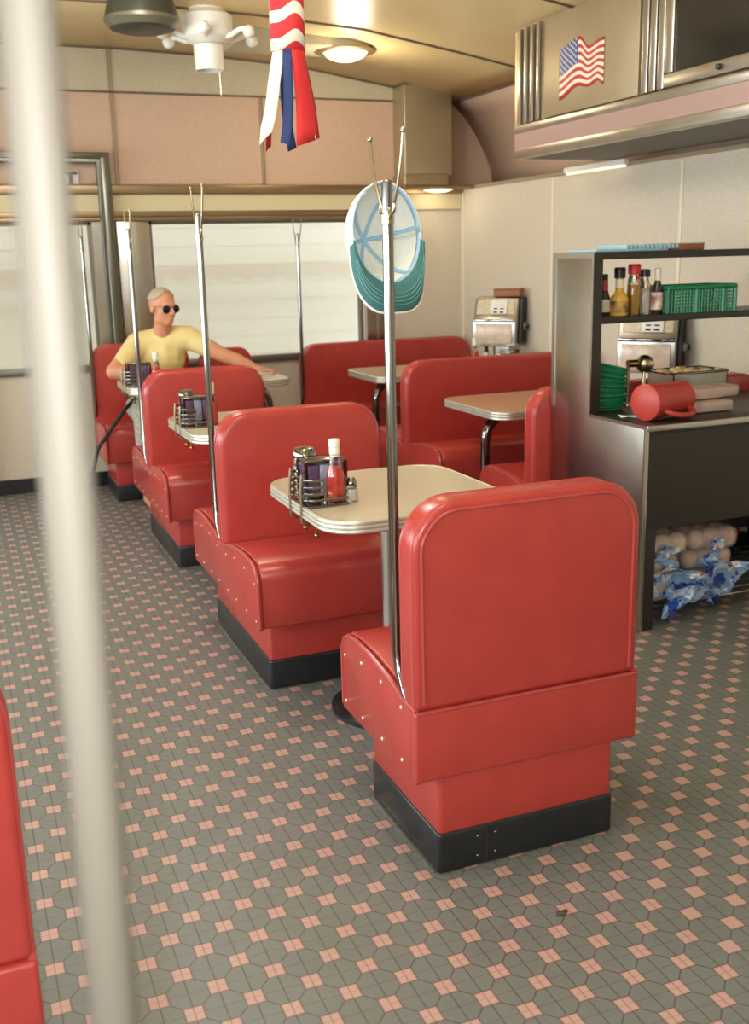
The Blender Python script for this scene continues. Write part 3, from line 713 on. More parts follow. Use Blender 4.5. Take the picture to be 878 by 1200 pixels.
# steel pan with food
pn = world_thing('steam_pan', 'stainless food pan with scraps on the counter at the right edge', 'pan', 3.10, 3.93, ZC + .035)
MB().box((-.145, -.09, 0), (.145, .09, .006), bev=.002).box((-.147, -.093, 0), (-.143, .093, .10)).box((.143, -.093, 0), (.147, .093, .10)).box((-.147, -.093, 0), (.147, -.089, .10)).box((-.147, .089, 0), (.147, .093, .10)).build('pan', STEEL, pn)
MB().tube([(x, y, .10) for x, y in rrect(-.155, -.10, .155, .10, .02, 4)], .006, 8, closed=True).build('rim', CHROME, pn)
MB().box((-.14, -.08, -.035), (.14, .08, 0), bev=.004).build('stand', DARK, pn)
fd = MB()
for k in range(26): fd.ball((random.uniform(-.12, .12), random.uniform(-.07, .07), .075 + random.uniform(0, .03)), (random.uniform(.012, .028), random.uniform(.012, .02), .012), 8)
fo = fd.build('scraps', mat('food scraps', rgb(222, 208, 180), .6, col2=rgb(206, 158, 70), nscale=30), pn); fo['kind'] = 'stuff'
# wrapped bread packets on the counter
BRD = mat('bread crust', rgb(190, 138, 84), .55, col2=rgb(222, 188, 138), nscale=22)
BRD3 = mat('dark bread crust', rgb(150, 88, 48), .5, col2=rgb(196, 140, 90), nscale=20)
BRD2 = mat('toast bread', rgb(186, 140, 104), .55, noise=.2, nscale=30)
FILM = mat('clear wrap', (1, 1, 1, 1), .12, trans=.0, alpha=.22, coat=.5)
for k, (x, y, z, lab) in enumerate(((2.93, 3.62, ZC, 'lower wrapped tan bread packet beside the red pitcher'), (3.00, 3.66, ZC + .052, 'upper wrapped bread packet with silver film beside the pitcher'))):
    t = world_thing('bread_packet', lab, 'bread', x, y, z, .15 * k, 'wrapped bread packets on the counter')
    MB().box((-.12, -.06, .001), (.12, .06, .045), bev=.012).build('bread', BRD2, t)
    MB().box((-.125, -.064, .0), (.125, .064, .05), bev=.014).build('wrap', FILM, t)
pf = MB().sheet([[(2.53 + i * .03 + j * .01, 3.62 + j * .025 - i * .012, ZC + .004 + .003 * math.sin(i * 2 + j)) for i in range(4)] for j in range(3)])
tag(pf.build('paper_scrap', PAPER, solid=.002), 'white paper scrap on the counter below the green baskets', 'paper')

# bagged bread rolls on the wire shelf
def bag_mat():
    m = bpy.data.materials.new('printed bread bag'); m.use_nodes = True
    nt = m.node_tree; N = nt.nodes; Lk = nt.links; b = N['Principled BSDF']
    tc = N.new('ShaderNodeTexCoord'); n = N.new('ShaderNodeTexNoise'); n.inputs['Scale'].default_value = 13; n.inputs['Detail'].default_value = 3
    Lk.new(tc.outputs['Object'], n.inputs['Vector'])
    r = N.new('ShaderNodeValToRGB'); Lk.new(n.outputs['Fac'], r.inputs[0]); r.color_ramp.interpolation = 'CONSTANT'
    e = r.color_ramp.elements; e[0].color = rgb(44, 70, 150); e[0].position = 0; e[1].color = rgb(214, 220, 226); e[1].position = .56
    q = e.new(.43); q.color = rgb(136, 168, 204)
    q = e.new(.66); q.color = rgb(190, 110, 100)
    Lk.new(r.outputs[0], b.inputs['Base Color']); b.inputs['Roughness'].default_value = .25
    n2 = N.new('ShaderNodeTexNoise'); n2.inputs['Scale'].default_value = 30
    Lk.new(tc.outputs['Object'], n2.inputs['Vector'])
    bp = N.new('ShaderNodeBump'); bp.inputs['Strength'].default_value = .8; bp.inputs['Distance'].default_value = .02
    Lk.new(n2.outputs['Fac'], bp.inputs['Height']); Lk.new(bp.outputs[0], b.inputs['Normal'])
    return m
BAG = bag_mat()
def bread_bag(x, y, z, label, yaw, neck, seed, crust):
    """rolls in a clear bag; the printed neck of the bag is gathered at the front and flares out"""
    t = world_thing('bread_bag', label, 'bread', x, y, z, yaw, 'bagged bread rolls under the cabinet')
    rl = MB()
    for i in range(3):
        for j in range(2): rl.ball((-.074 + i * .074, .0 + j * .085, .05), (.043, .048, .046), 14)
    rl.build('rolls', crust, t)
    MB().box((-.118, -.05, .003), (.118, .135, .099), bev=.035, seg=4).build('clear_film', FILM, t)
    seg, rows = 40, 9; g = []
    ax = Vector((.35 * math.sin(seed * 2.3), -.75, -.55)).normalized(); u_ = Vector((1, 0, 0)); v_ = ax.cross(u_).normalized(); u_ = v_.cross(ax)
    c0 = Vector((.03 * math.sin(seed), -.035, .05))
    for r_ in range(rows):
        f_ = r_ / (rows - 1); row = []
        for k in range(seg + 1):
            a_ = 2 * PI * (k % seg) / seg
            rad = neck * (.62 - .42 * math.sin(PI * min(1, f_ * 1.6)) + .75 * f_ ** 1.5) * (1 + .22 * f_ * math.sin(6 * a_ + seed) + .10 * f_ * math.sin(11 * a_ + 3 * seed))
            row.append(c0 + ax * (neck * 1.25 * f_ * (1 + .18 * math.sin(3 * a_ + seed * 1.7))) + u_ * (rad * 1.15 * math.cos(a_)) + v_ * (rad * .8 * math.sin(a_)))
        g.append(row)
    MB().sheet(g).build('printed_neck', BAG, t, solid=.0015, sub=1)
    return t
bb = [(2.67, 3.52, .066, 'lowest bread bag with blue printed neck at the left under the cabinet', .15, .075, 1, BRD2), (2.935, 3.58, .066, 'lowest bread bag at the right under the cabinet', -.2, .06, 5, BRD2),
      (2.66, 3.53, .168, 'middle bread bag with blue printed neck at the left under the cabinet', .3, .095, 2, BRD), (2.93, 3.55, .168, 'middle bread bag with blue printed neck at the right under the cabinet', -.15, .09, 3, BRD2),
      (2.665, 3.50, .270, 'top bread bag of pale brown rolls at the left under the cabinet', .05, .035, 4, BRD), (2.915, 3.50, .270, 'top bread bag of darker brown rolls at the right under the cabinet', -.1, .03, 6, BRD3)]
for q in bb: bread_bag(*q)

# ------------------------------------------------------------------ overhead cabinet with flag
HX, HY0, HY1, HZ0, HZ1 = 3.035, 2.6, 5.43, 2.022, 2.70
oc = thing('overhead_cabinet', 'stainless overhead cabinet with pink band above the service cabinet', 'cabinet', (HX, HY1, HZ0))
def hb(m, y0, y1, z0, z1, x0, x1, **k): return m.box((x0, y0 - HY1, z0 - HZ0), (x1, y1 - HY1, z1 - HZ0), **k)
ST2 = mat('satin steel', rgb(186, 168, 136), .38, .85, noise=.1, nscale=6)
hb(MB(), HY0, HY1, HZ0 + .012, HZ1, .02, .62).build('carcass', ST2, oc)
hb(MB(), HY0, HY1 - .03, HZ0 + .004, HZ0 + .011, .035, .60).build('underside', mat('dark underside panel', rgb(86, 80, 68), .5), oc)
hb(MB(), HY0, HY1 + .11, HZ0 + .01, HZ1 + .02, .06, .62).build('end_panel', ST2, oc)
m_ = MB(); hb(m_, HY0, HY1, 2.022, 2.075, -.012, .03, bev=.008); hb(m_, HY0, HY1, 2.156, 2.20, -.008, .03, bev=.008); m_.build('lower_moulding', STEEL, oc)
hb(MB(), HY0, HY1 - .01, 2.072, 2.158, -.004, .03).build('pink_band', mat('pink enamel band', rgb(182, 152, 142), .3, .35), oc)
fl = MB()
for k in range(4): hb(fl, HY1 - .03 - k * .066 - .035, HY1 - .03 - k * .066, 2.205, 2.69, -.006, .03, bev=.004)
fl.build('fluted_trim', STEEL, oc)
hb(MB(), 4.29, 5.12, 2.205, 2.69, -.004, .03, bev=.004).build('door', mat('matt steel door', rgb(166, 148, 116), .45, .5, noise=.08, nscale=5), oc)
fl = MB()
for k in range(3): hb(fl, 4.10 + k * .06, 4.148 + k * .06, 2.205, 2.69, -.007, .03, bev=.005)
fl.build('fluted_trim', STEEL, oc)
gf = MB(); hb(gf, 2.7, 4.09, 2.205, 2.262, -.014, .03, bev=.006); hb(gf, 4.03, 4.09, 2.263, 2.659, -.014, .03, bev=.006); hb(gf, 2.7, 4.09, 2.66, 2.70, -.014, .03)
gfo = gf.build('glass_door_frame', STEEL, oc)
hb(MB(), 2.72, 4.03, 2.262, 2.66, -.002, .01).build('dark_glass', mat('dark glass', rgb(44, 40, 32), .12), oc)
MB().lathe([(0, 0), (.012, 0), (.012, .012), (0, .016)], (-.014, 3.72 - HY1, 2.235 - HZ0), 16, Euler((0, -PI / 2, 0)).to_matrix()).build('latch', DARK, gfo)
# flag sticker
FR, FW, FB = mat('flag red', rgb(180, 52, 46), .5), mat('flag white', rgb(232, 208, 184), .5), mat('flag blue', rgb(58, 82, 134), .5)
def interp(tab, s_):
    for (a, va), (b_, vb) in zip(tab, tab[1:]):
        if a <= s_ <= b_:
            u = (s_ - a) / (b_ - a); u = u * u * (3 - 2 * u); return va + (vb - va) * u
    return tab[-1][1]
topz = [(0, 2.512), (.45, 2.548), (.67, 2.487), (1, 2.507)]; botz = [(0, 2.273), (.42, 2.318), (.67, 2.302), (.88, 2.318), (1, 2.292)]
ya, yb_ = 4.965, 4.565
def fp(s_, t_): z1, z0 = interp(topz, s_), interp(botz, s_); return (HX - .006 - .002 * math.sin(s_ * 9), ya + (yb_ - ya) * s_, z1 + (z0 - z1) * t_)
fg = MB(); NS = 26; canton = .42
V = {}
for i in range(NS + 1):
    for j in range(14): V[i, j] = fg.bm.verts.new(fp(i / NS, j / 13))
for i in range(NS):
    for j in range(13):
        fc = fg.bm.faces.new((V[i, j], V[i + 1, j], V[i + 1, j + 1], V[i, j + 1]))
        fc.material_index = 2 if ((i + .5) / NS < canton and j < 7) else (0 if j % 2 == 0 else 1)
flag = fg.build('flag_sticker', [FR, FW, FB], solid=.0016)
st = MB()
for r_ in range(9):
    for c_ in range(6 if r_ % 2 == 0 else 5):
        s_ = canton * ((c_ + (.5 if r_ % 2 == 0 else 1.0)) / 6.0) ; t_ = (7 / 13) * (r_ + .6) / 9.2
        p = Vector(fp(s_, t_)); vs = []
        for k in range(10):
            rr = .0085 if k % 2 == 0 else .0036; a_ = PI / 2 + k * PI / 5
            vs.append(st.bm.verts.new((p.x - .0016, p.y - rr * math.cos(a_), p.z + rr * math.sin(a_))))
        st.bm.faces.new(vs)
sto = st.build('stars', FW, flag, flat=True)
tag(flag, 'rippled stars and stripes flag sticker on the overhead cabinet door', 'flag')

# strip light under the cabinet, on the wall ledge
slt = thing('strip_light', 'white strip light on the ledge under the overhead cabinet', 'lamp', (XR - .03, 5.55, 2.0))
LENS = mat('lit lens', rgb(250, 236, 200), .5, emit=.8)
MB().box((-.03, -.32, -.012), (.01, .32, .02), bev=.006).build('housing', WHITE, slt)
MB().box((-.028, -.30, -.024), (.006, .30, -.010), bev=.008).build('lens', LENS, slt)

# vent duct in the far corner with lamp below
vd = thing('vent_duct', 'stainless box duct high in the far right corner', 'duct', (3.30, YF - .16, 1.985))
MB().box((-.165, -.06, .09), (.21, .145, .70)).build('shaft', mat('satin duct steel', rgb(186, 172, 142), .42, .8, noise=.06, nscale=4), vd, bev=.006)
MB().box((-.175, -.075, .02), (.17, .145, .10)).build('collar', ST2, vd, bev=.006)
MB().box((-.19, -.10, .0), (.42, .145, .022)).build('flange', BRONZE, vd, bev=.004)
cl = thing('corner_lamp', 'small glowing lamp lens under the corner duct', 'lamp', (3.42, YF - .16, 1.983))
MB().lathe([(0, -.024), (.06, -.020), (.10, -.010), (.115, 0), (0, 0)], seg=28).build('lens', LENS, cl)
MB().lathe([(.112, -.004), (.124, -.004), (.124, 0), (.112, 0)], seg=28).build('bezel', BRONZE, cl)

# ceiling lamp with long housing
ll = thing('ceiling_lamp', 'long cream ceiling housing with glowing oval lens beside the windsock', 'lamp', (2.50, 6.66, 2.77))
MB().prism(rrect(-.75, -.20, .10, .16, .05), 'z', -.005, .13).build('housing', TAN, ll, bev=.012)
MB().lathe([(0, -.062), (.06, -.056), (.115, -.035), (.145, -.004), (.145, 0), (0, 0)], (-.02, -.06, -.004), 32).build('lens', LENS, ll)
MB().lathe([(.143, -.012), (.19, -.006), (.19, 0), (.143, 0)], (-.02, -.06, -.004), 32).build('bezel', BRONZE, ll)
# ceiling fan hub with light
fn = thing('ceiling_light', 'ornate white ceiling fitting with hanging cylinder shade and pull chain', 'lamp', (1.50, 6.15, 2.655))
MB().lathe([(0, .235), (.10, .235), (.10, .20), (.14, .17), (.14, .06), (.10, .03), (.055, .02), (0, .02)], seg=32).build('canopy', WHITE, fn)
MB().lathe([(0, .02), (.082, .02), (.078, -.11), (.07, -.11), (.074, .0), (0, .0)], seg=32).build('shade', WHITE, fn)
for k in range(6):
    a_ = k * PI / 3 + .2
    br = MB(); br.tube(bez((.09 * math.cos(a_), .09 * math.sin(a_), .07), (.16 * math.cos(a_), .16 * math.sin(a_), .02), (.22 * math.cos(a_), .22 * math.sin(a_), .13), (.27 * math.cos(a_), .27 * math.sin(a_), .06), 10), .014, 8)
    br.ball((.27 * math.cos(a_), .27 * math.sin(a_), .065), .034, 12); br.build('scroll_arm', WHITE, fn)
pc = MB(); pc.tube([(.05, -.02, -.10), (.052, -.02, -.235)], .0028, 6); pc.ball((.052, -.02, -.24), .006, 8); pc.build('pull_chain', DSTEEL, fn)
dv = thing('ceiling_vent', 'dark round ceiling vent near the ornate white fitting', 'vent', (1.10, 5.92, 2.705))
MB().lathe([(0, -.02), (.13, -.02), (.17, -.003), (.19, .03), (.19, .05), (.16, .16), (0, .16)], seg=40).build('dish', mat('dark vent metal', rgb(70, 70, 58), .4, .5), dv)
MB().lathe([(.166, -.008), (.197, .024), (.197, .04), (.189, .04), (.164, -.003)], seg=40).build('rim', mat('vent rim', rgb(120, 116, 96), .35, .6), dv)

# windsock
ws = thing('windsock', 'red white and blue windsock hanging from the ceiling', 'windsock', (1.053, 3.30, 2.125))
SRED, SWH, SBL = mat('cloth red', rgb(196, 42, 44), .75), mat('cloth white', rgb(226, 214, 196), .75), mat('cloth blue', rgb(42, 56, 100), .75)
def stripe_mat():
    m = bpy.data.materials.new('wavy striped cloth'); m.use_nodes = True
    nt = m.node_tree; N = nt.nodes; Lk = nt.links; b = N['Principled BSDF']; b.inputs['Roughness'].default_value = .75
    tc = N.new('ShaderNodeTexCoord'); sx = N.new('ShaderNodeSeparateXYZ'); Lk.new(tc.outputs['Object'], sx.inputs[0])
    def op(o, a, bb=None):
        n = N.new('ShaderNodeMath'); n.operation = o
        for i, x in enumerate((a, bb)):
            if x is None: continue
            if isinstance(x, (int, float)): n.inputs[i].default_value = x
            else: Lk.new(x, n.inputs[i])
        return n.outputs[0]
    w = op('MULTIPLY', op('SINE', op('ADD', op('MULTIPLY', sx.outputs[0], 58.0), .9)), .013)
    ph = op('FLOORED_MODULO', op('ADD', op('SUBTRACT', sx.outputs[2], w), .026), .078)
    f_ = op('LESS_THAN', ph, .044)
    mx = N.new('ShaderNodeMix'); mx.data_type = 'RGBA'; Lk.new(f_, mx.inputs[0]); mx.inputs[6].default_value = rgb(226, 214, 196); mx.inputs[7].default_value = rgb(196, 42, 44)
    Lk.new(mx.outputs[2], b.inputs['Base Color']); return m
g = [[(.052 * math.cos(2 * PI * k / 28), .052 * math.sin(2 * PI * k / 28), z) for k in range(29)] for z in (0, .1, .2, .3, .4)]
MB().sheet(g).build('sleeve', stripe_mat(), ws, solid=.002)
MB().tube([(0.052 * math.cos(2 * PI * k / 24), .052 * math.sin(2 * PI * k / 24), .4) for k in range(24)], .004, 8, closed=True).build('hoop', SWH, ws)
hs = MB()
for k in range(3):
    a_ = 2 * PI * k / 3; hs.tube([(.05 * math.cos(a_), .05 * math.sin(a_), .4), (0, 0, .55)], .0012, 5)
hs.tube([(0, 0, .55), (0, 0, .755)], .0014, 5); hs.build('string', SWH, ws)
def streamer(a0, a1, drift, ln, m, tail, fx=0.0):
    rows = 12; g = []
    for r_ in range(rows + 1):
        f_ = r_ / rows; row = []
        for k in range(5):
            u = k / 4; a_ = a0 + (a1 - a0) * u; rad = .052 + .006 * f_
            x = rad * math.cos(a_) + drift * f_ ** 1.3 + .006 * math.sin(f_ * 5 + a0); y = rad * math.sin(a_) + .012 * math.sin(f_ * 4 + a0)
            x = x + (u - .5) * fx * f_
            row.append((x, y, .004 - ln * f_ - (tail * (u if tail > 0 else -(1 - u)) * (1 if tail > 0 else 1) if r_ == rows else 0)))
        g.append(row)
    MB().sheet(g).build('streamer', m, ws, solid=.0015)
RA = math.radians
streamer(RA(188), RA(240), -.052, .235, SWH, -.035)
streamer(RA(236), RA(268), -.018, .262, SBL, .012)
streamer(RA(266), RA(336), .02, .245, SRED, -.03, .03)
streamer(RA(330), RA(352), .028, .25, SWH, .02, .01)
streamer(RA(80), RA(110), .02, .27, SBL, .012)
streamer(RA(120), RA(160), -.03, .268, SRED, .02)

# ------------------------------------------------------------------ cap hanging on the nearest pole
hat = thing('baseball_cap', 'white cap with teal brim hanging on the nearest coat pole', 'cap', (.969, 2.335, 1.572))
nrm = Vector((.10, -.985, .12)).normalized()         # the opening looks toward the aisle end
wv = Vector((0, 0, 1)).cross(nrm).normalized() * -1; wv = -wv if wv.x < 0 else wv
uv = nrm.cross(wv).normalized(); uv = uv if uv.z > 0 else -uv
CAPW = mat('white cap cloth', rgb(226, 224, 212), .8, noise=.05, nscale=90); CAPB = mat('pale blue binding', rgb(150, 186, 208), .7); CAPT = mat('teal brim cloth', rgb(58, 106, 104), .7, noise=.15, nscale=40)
aw_, bh_, dp = .090, .116, .125
def cp(th, ph, k=1.0):
    return wv * (aw_ * k * math.cos(th) * math.cos(ph)) + uv * (bh_ * k * math.sin(th) * math.cos(ph) * (1.0)) - nrm * (dp * k * math.sin(ph))
g = [[cp(2 * PI * i / 40, PI / 2 * j / 12) for i in range(41)] for j in range(13)]
MB().sheet(g).build('crown', CAPW, hat, solid=.003)
g = [[cp(2 * PI * i / 40, PI / 2 * j / 12, .975) for i in range(41)] for j in (0, .5, 1.0)]
MB().sheet(g).build('sweatband', CAPB, hat, solid=.002)
sm = MB()
for k in range(3):
    th = PI * k / 3 + PI / 6 * 0 + .12
    sm.tube([cp(th, PI / 2 * j / 10, .972) for j in range(11)] + [cp(th + PI, PI / 2 * j / 10, .972) for j in range(9, -1, -1)], .0048, 6)
sm.build('inner_seam', CAPB, hat)
g = []
for i in range(31):
    th = RA(188) + RA(164) * i / 30; ps = PI + PI * i / 30
    cx_, sy_ = math.cos(ps), abs(math.sin(ps))
    base = cp(th, 0); row = []
    tgt = wv * (.096 * math.copysign(abs(cx_) ** .6, cx_)) + uv * (-.03 - .155 * sy_ ** .75) + nrm * .012
    for j in range(9):
        f_ = j / 8
        row.append(base.lerp(tgt, f_) - nrm * (.022 * cx_ ** 2 * f_) + nrm * (.012 * math.sin(PI * f_)))
    g.append(row)
MB().sheet(g).build('brim', CAPT, hat, solid=.004)
stt = MB()
stt.tube([Vector(r_[8]) for r_ in g], .0032, 6)
bo_ = stt.build('brim_binding', CAPW, hat)
ss = MB()
for j, in ((3,), (4,), (5,), (6,)): ss.tube([Vector(r_[j]) + nrm * .0025 for r_ in g[2:-2]], .0008, 5)
ss.build('stitching', mat('stitch thread', rgb(110, 160, 156), .8), hat)

# ------------------------------------------------------------------ the seated man
SKIN = mat('skin', rgb(206, 142, 108), .5, noise=.08, nscale=30)
man = thing('person', 'man in pale yellow shirt and dark sunglasses seated at the far table', 'person', (1.2, 6.98, .50))
O = Vector((1.2, 6.98, .50))
def rel(p): return Vector(p) - O
def limb(m, pts, rs):
    for p, r_ in zip(pts, rs): m.ball(rel(p), r_, 12)
    for (p, q), (a_, b_) in zip(zip(pts, pts[1:]), zip(rs, rs[1:])): m.cone(rel(p), rel(q), a_, b_, 14)
head = Vector((1.235, 6.62, 1.243)); fw = Vector((.46, -.885, -.05)).normalized(); hr = fw.cross(Vector((0, 0, 1))).normalized(); hu = hr.cross(fw)
RH = Matrix((hr, fw, hu)).transposed()       # local x = face's left-hand axis, y = forward, z = up
def hp(x, y, z): return tuple(rel(head) + hr * x + fw * y + hu * z)
bd = MB()
bd.ball(hp(0, -.012, .030), (.074, .092, .086), 20, RH)          # skull
bd.ball(hp(0, .020, -.030), (.058, .066, .078), 18, RH)          # face
bd.ball(hp(0, .045, -.085), (.034, .032, .026), 14, RH)          # chin
bd.ball(hp(0, -.005, -.070), (.056, .062, .038), 14, RH)         # jaw
bd.ball(hp(0, .090, -.018), (.012, .018, .022), 10, RH); bd.ball(hp(0, .097, -.032), (.015, .015, .012), 10, RH)   # nose
bd.ball(hp(0, .076, .018), (.048, .016, .012), 12, RH)           # brow
bd.ball(hp(0, .078, -.060), (.024, .012, .007), 10, RH); bd.ball(hp(0, .076, -.071), (.022, .012, .008), 10, RH)   # lips
for sx in (-1, 1):
    bd.ball(hp(sx * .076, -.012, -.005), (.010, .020, .032), 12, RH)                                           # ears
    bd.ball(hp(sx * .042, .050, -.025), (.020, .020, .018), 10, RH)                                             # cheeks
neck0 = Vector((1.235, 6.70, 1.06))
limb(bd, [tuple(neck0), (1.235, 6.655, 1.15)], [.062, .056])
limb(bd, [(1.19, 6.98, .60), (1.20, 6.90, .78), (1.23, 6.78, .95), (1.235, 6.73, 1.04)], [.15, .14, .155, .09])
shR, shL = (1.085, 6.735, 1.015), (1.395, 6.68, 1.045)
limb(bd, [(1.235, 6.74, 1.02), shR, (.90, 6.585, .87)], [.085, .068, .047])
limb(bd, [(.90, 6.585, .87), (1.02, 6.53, .855), (1.14, 6.50, .845)], [.046, .042, .029])
limb(bd, [(1.235, 6.73, 1.03), shL, (1.585, 6.585, .935)], [.085, .068, .046])
limb(bd, [(1.585, 6.585, .935), (1.68, 6.55, .895), (1.77, 6.52, .848)], [.045, .041, .029])
def hand(wr, d, side_up):
    d = Vector(d).normalized(); s_ = Vector(side_up).cross(d).normalized(); wr = Vector(wr)
    pc_ = wr + d * .045
    bd.ball(rel(pc_), (.040, .046, .017), 12, Matrix((s_, d, s_.cross(d))).transposed())
    for k, (o_, ln) in enumerate(((-.030, .062), (-.010, .074), (.010, .070), (.029, .052))):
        a_ = wr + d * .075 + s_ * o_; m1 = a_ + d * ln * .5 + Vector((0, 0, .006)); e_ = a_ + d * ln + Vector((0, 0, -.012)) + s_ * o_ * .25
        limb(bd, [tuple(a_), tuple(m1), tuple(e_)], [.0095, .0088, .0072])
    a_ = wr + d * .02 - s_ * .03; limb(bd, [tuple(a_), tuple(a_ + d * .03 - s_ * .026), tuple(a_ + d * .058 - s_ * .03)], [.013, .011, .009])
hand((1.77, 6.52, .848), (.85, -.40, -.22), (0, 0, 1))
hand((1.14, 6.50, .845), (.88, -.42, -.12), (0, 0, 1))
for sx, xk in ((-1, 1.07), (1, 1.33)):
    limb(bd, [(1.19 + sx * .08, 6.97, .585), (xk, 6.58, .58), (xk, 6.62, .10)], [.092, .062, .045])
    limb(bd, [(xk, 6.63, .05), (xk, 6.48, .035)], [.045, .034])
body = bd.build('body', SKIN, man, remesh=.0075, smooth_it=5)
# shirt and trousers
SHIRT = mat('pale yellow cotton', rgb(228, 206, 140), .8, noise=.08, nscale=18)
cl_ = MB()
limb(cl_, [(1.19, 6.98, .63), (1.20, 6.90, .78), (1.23, 6.78, .95), (1.235, 6.735, 1.02)], [.155, .15, .165, .100])
limb(cl_, [(1.235, 6.74, 1.02), shR, (.955, 6.625, .905)], [.10, .080, .060])
limb(cl_, [(1.235, 6.73, 1.03), shL, (1.50, 6.625, .98)], [.10, .078, .058])
cl_.build('shirt', SHIRT, man, remesh=.010, smooth_it=6)
tr_ = MB()
for sx, xk in ((-1, 1.07), (1, 1.33)):
    limb(tr_, [(1.19 + sx * .075, 6.97, .595), (xk, 6.58, .585), (xk, 6.62, .13)], [.105, .076, .062])
tr_.ball(rel((1.19, 6.98, .61)), (.165, .125, .11), 16)
tr_.build('trousers', mat('grey check trousers', rgb(186, 180, 160), .8, col2=rgb(140, 138, 128), nscale=60), man, remesh=.012, smooth_it=4)
be = MB(); be.tube([(.0 + .158 * math.cos(2 * PI * k / 24) - .01, .128 * math.sin(2 * PI * k / 24), .155) for k in range(24)], .014, 8, closed=True); be.build('belt', BLACK, man)
hm = MB(); HAIR = mat('short grey hair', rgb(176, 158, 136), .8, bump=.6, bscale=300)
g = []
for j in range(9):
    row = []
    for i in range(25):
        a_ = PI * .50 + 2 * PI * i / 24
        el_ = .18 + (PI / 2 - .18) * j / 8
        lift = max(0.0, math.sin(a_)) ** 2 * .75 * (1 - j / 8)           # higher hairline at the forehead
        el_ = min(PI / 2, el_ + lift)
        row.append(hp(.0775 * math.cos(a_) * math.cos(el_), -.014 + .0965 * math.sin(a_) * math.cos(el_), .030 + .090 * math.sin(el_)))
    g.append(row)
hm.sheet(g); hm.build('hair', HAIR, man, solid=.004)
sgm = MB()
for sx in (-1, 1): sgm.ball(hp(sx * .034, .080, -.006), (.031, .011, .026), 16, RH)
so_ = sgm.build('sunglasses', mat('dark lens', rgb(20, 18, 18), .08), man)
fr_ = MB(); fr_.tube([hp(-.012, .094, .008), hp(0, .098, .010), hp(.012, .094, .008)], .002, 6)
for sx in (-1, 1): fr_.tube([hp(sx * .056, .076, .008), hp(sx * .075, .04, .008), hp(sx * .080, -.015, .006)], .002, 6)
fr_.build('glasses_frame', BRASSY, so_)
# dark rod slanting over the seat
rdm = MB(); rdm.tube([(.79, 6.70, .40), (.97, 6.76, .60), (1.03, 6.78, .665)], .016, 10)
cn = thing('cane', 'dark rod slanting down beside the seated man', 'cane', (.78, 6.695, 0))
MB().tube([(-.12, -.01, .0), (.0, .005, .385), (.20, .05, .62), (.27, .065, .68)], .013, 10).build('shaft', BLACK, cn)
MB().lathe([(0, 0), (.016, 0), (.014, .03), (0, .03)], (-.12, -.01, .0), 12).build('rubber_tip', KICK, cn)

# ------------------------------------------------------------------ small scraps
sc_ = MB(); sc_.ball((0, 0, .004), (.014, .009, .005), 10); sc_.ball((.012, .004, .003), (.008, .006, .004), 8)
o = tag(sc_.build('food_scrap', mat('brown scrap', rgb(74, 58, 48), .7)), 'small dark brown scrap on the tiles in front of the nearest bench', 'scrap'); o.location = (1.187, 1.874, .0005)
for k, (x, y, z, lab) in enumerate(((2.76, 4.42, .508, 'larger yellow crumb on the seat behind the steel cabinet'), (2.80, 4.40, .508, 'yellow crumb right of the larger one on the seat behind the steel cabinet'), (2.60, 4.36, .506, 'small yellow crumb near the front edge of the seat behind the cabinet'))):
    q = MB(); q.ball((0, 0, .006), (.017, .010, .007), 10); q.ball((.012, .005, .006), (.009, .008, .006), 8)
    o = tag(q.build('crumb', mat('yellow crumb', rgb(214, 176, 90), .7)), lab, 'crumb', 'crumbs on the red seat'); o.location = (x, y, z)

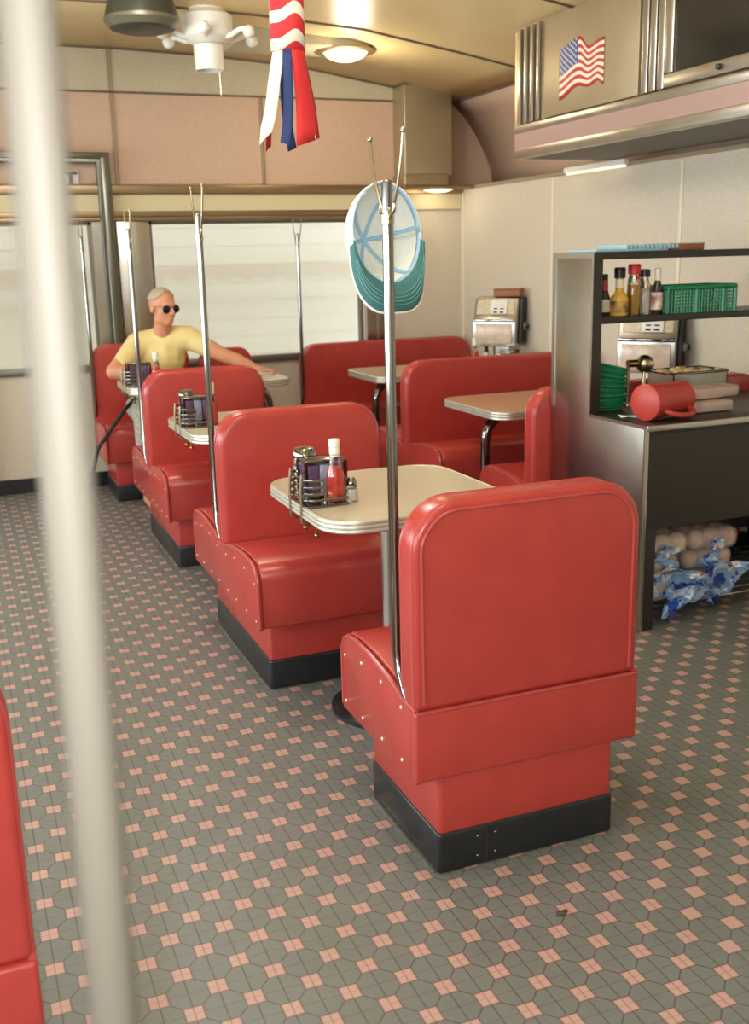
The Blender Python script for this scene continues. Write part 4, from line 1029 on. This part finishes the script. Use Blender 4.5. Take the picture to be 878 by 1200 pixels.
# ------------------------------------------------------------------ camera
cam = bpy.data.cameras.new('camera'); co = bpy.data.objects.new('camera', cam); COL.objects.link(co); SC.camera = co
yaw, pit, rol = math.radians(21.503), math.radians(13.70), math.radians(-1.398)
fwd = Vector((math.sin(yaw) * math.cos(pit), math.cos(yaw) * math.cos(pit), -math.sin(pit)))
r0 = Vector((math.cos(yaw), -math.sin(yaw), 0)); u0 = r0.cross(fwd)
r2 = r0 * math.cos(rol) + u0 * math.sin(rol); u2 = -r0 * math.sin(rol) + u0 * math.cos(rol)
M = Matrix((r2, u2, -fwd)).transposed().to_4x4(); M.translation = (0, 0, 1.52); co.matrix_world = M
cam.sensor_width = 36; cam.sensor_height = 36; cam.sensor_fit = 'AUTO'; cam.lens = 36 * 1230 / 1200
cam.clip_start = .02
cam.dof.use_dof = True; cam.dof.focus_distance = 3.0; cam.dof.aperture_fstop = 4.5

# ------------------------------------------------------------------ light
def light(name, kind, loc, energy, col, **k):
    l = bpy.data.lights.new(name, kind); l.energy = energy; l.color = col
    for a_, v in k.items(): setattr(l, a_, v)
    o = bpy.data.objects.new(name, l); COL.objects.link(o); o.location = loc; return o
fl_ = light('camera_flash', 'POINT', Vector((0, 0, 1.52)) - r2 * .032 + u2 * .01 + fwd * .03, 92, (.83, .92, 1.0), shadow_soft_size=.010)
for k, y in enumerate((-.35, 1.75, 3.85, 5.95)):
    o = light('daylight', 'AREA', (XL - .35, y, 1.33), 58, (.80, .92, 1.0), shape='RECTANGLE', size=1.0, size_y=1.7)
    o.rotation_euler = (0, -PI / 2, 0)
light('lamp_glow', 'POINT', (2.46, 6.50, 2.58), 10, (1, .86, .62), shadow_soft_size=.1)
light('corner_glow', 'POINT', (3.40, 7.2, 1.92), 1.2, (1, .86, .62), shadow_soft_size=.06)
light('room_fill', 'POINT', (.8, 2.2, 2.65), 34, (.96, .98, 1), shadow_soft_size=.25)  # added fill light under the vault, stands for no modelled fixture
light('room_fill', 'POINT', (.8, 4.8, 2.65), 46, (.97, .98, 1), shadow_soft_size=.25)  # second added fill, brightens the middle booths, no lamp there
w = bpy.data.worlds.new('world'); SC.world = w; w.use_nodes = True
w.node_tree.nodes['Background'].inputs[0].default_value = (.91, .97, 1, 1)
w.node_tree.nodes['Background'].inputs[1].default_value = 1.8
SC.view_settings.view_transform = 'Standard'; SC.view_settings.look = 'None'; SC.view_settings.gamma = 1; SC.view_settings.exposure = 0.26
SC.view_settings.use_curve_mapping = False
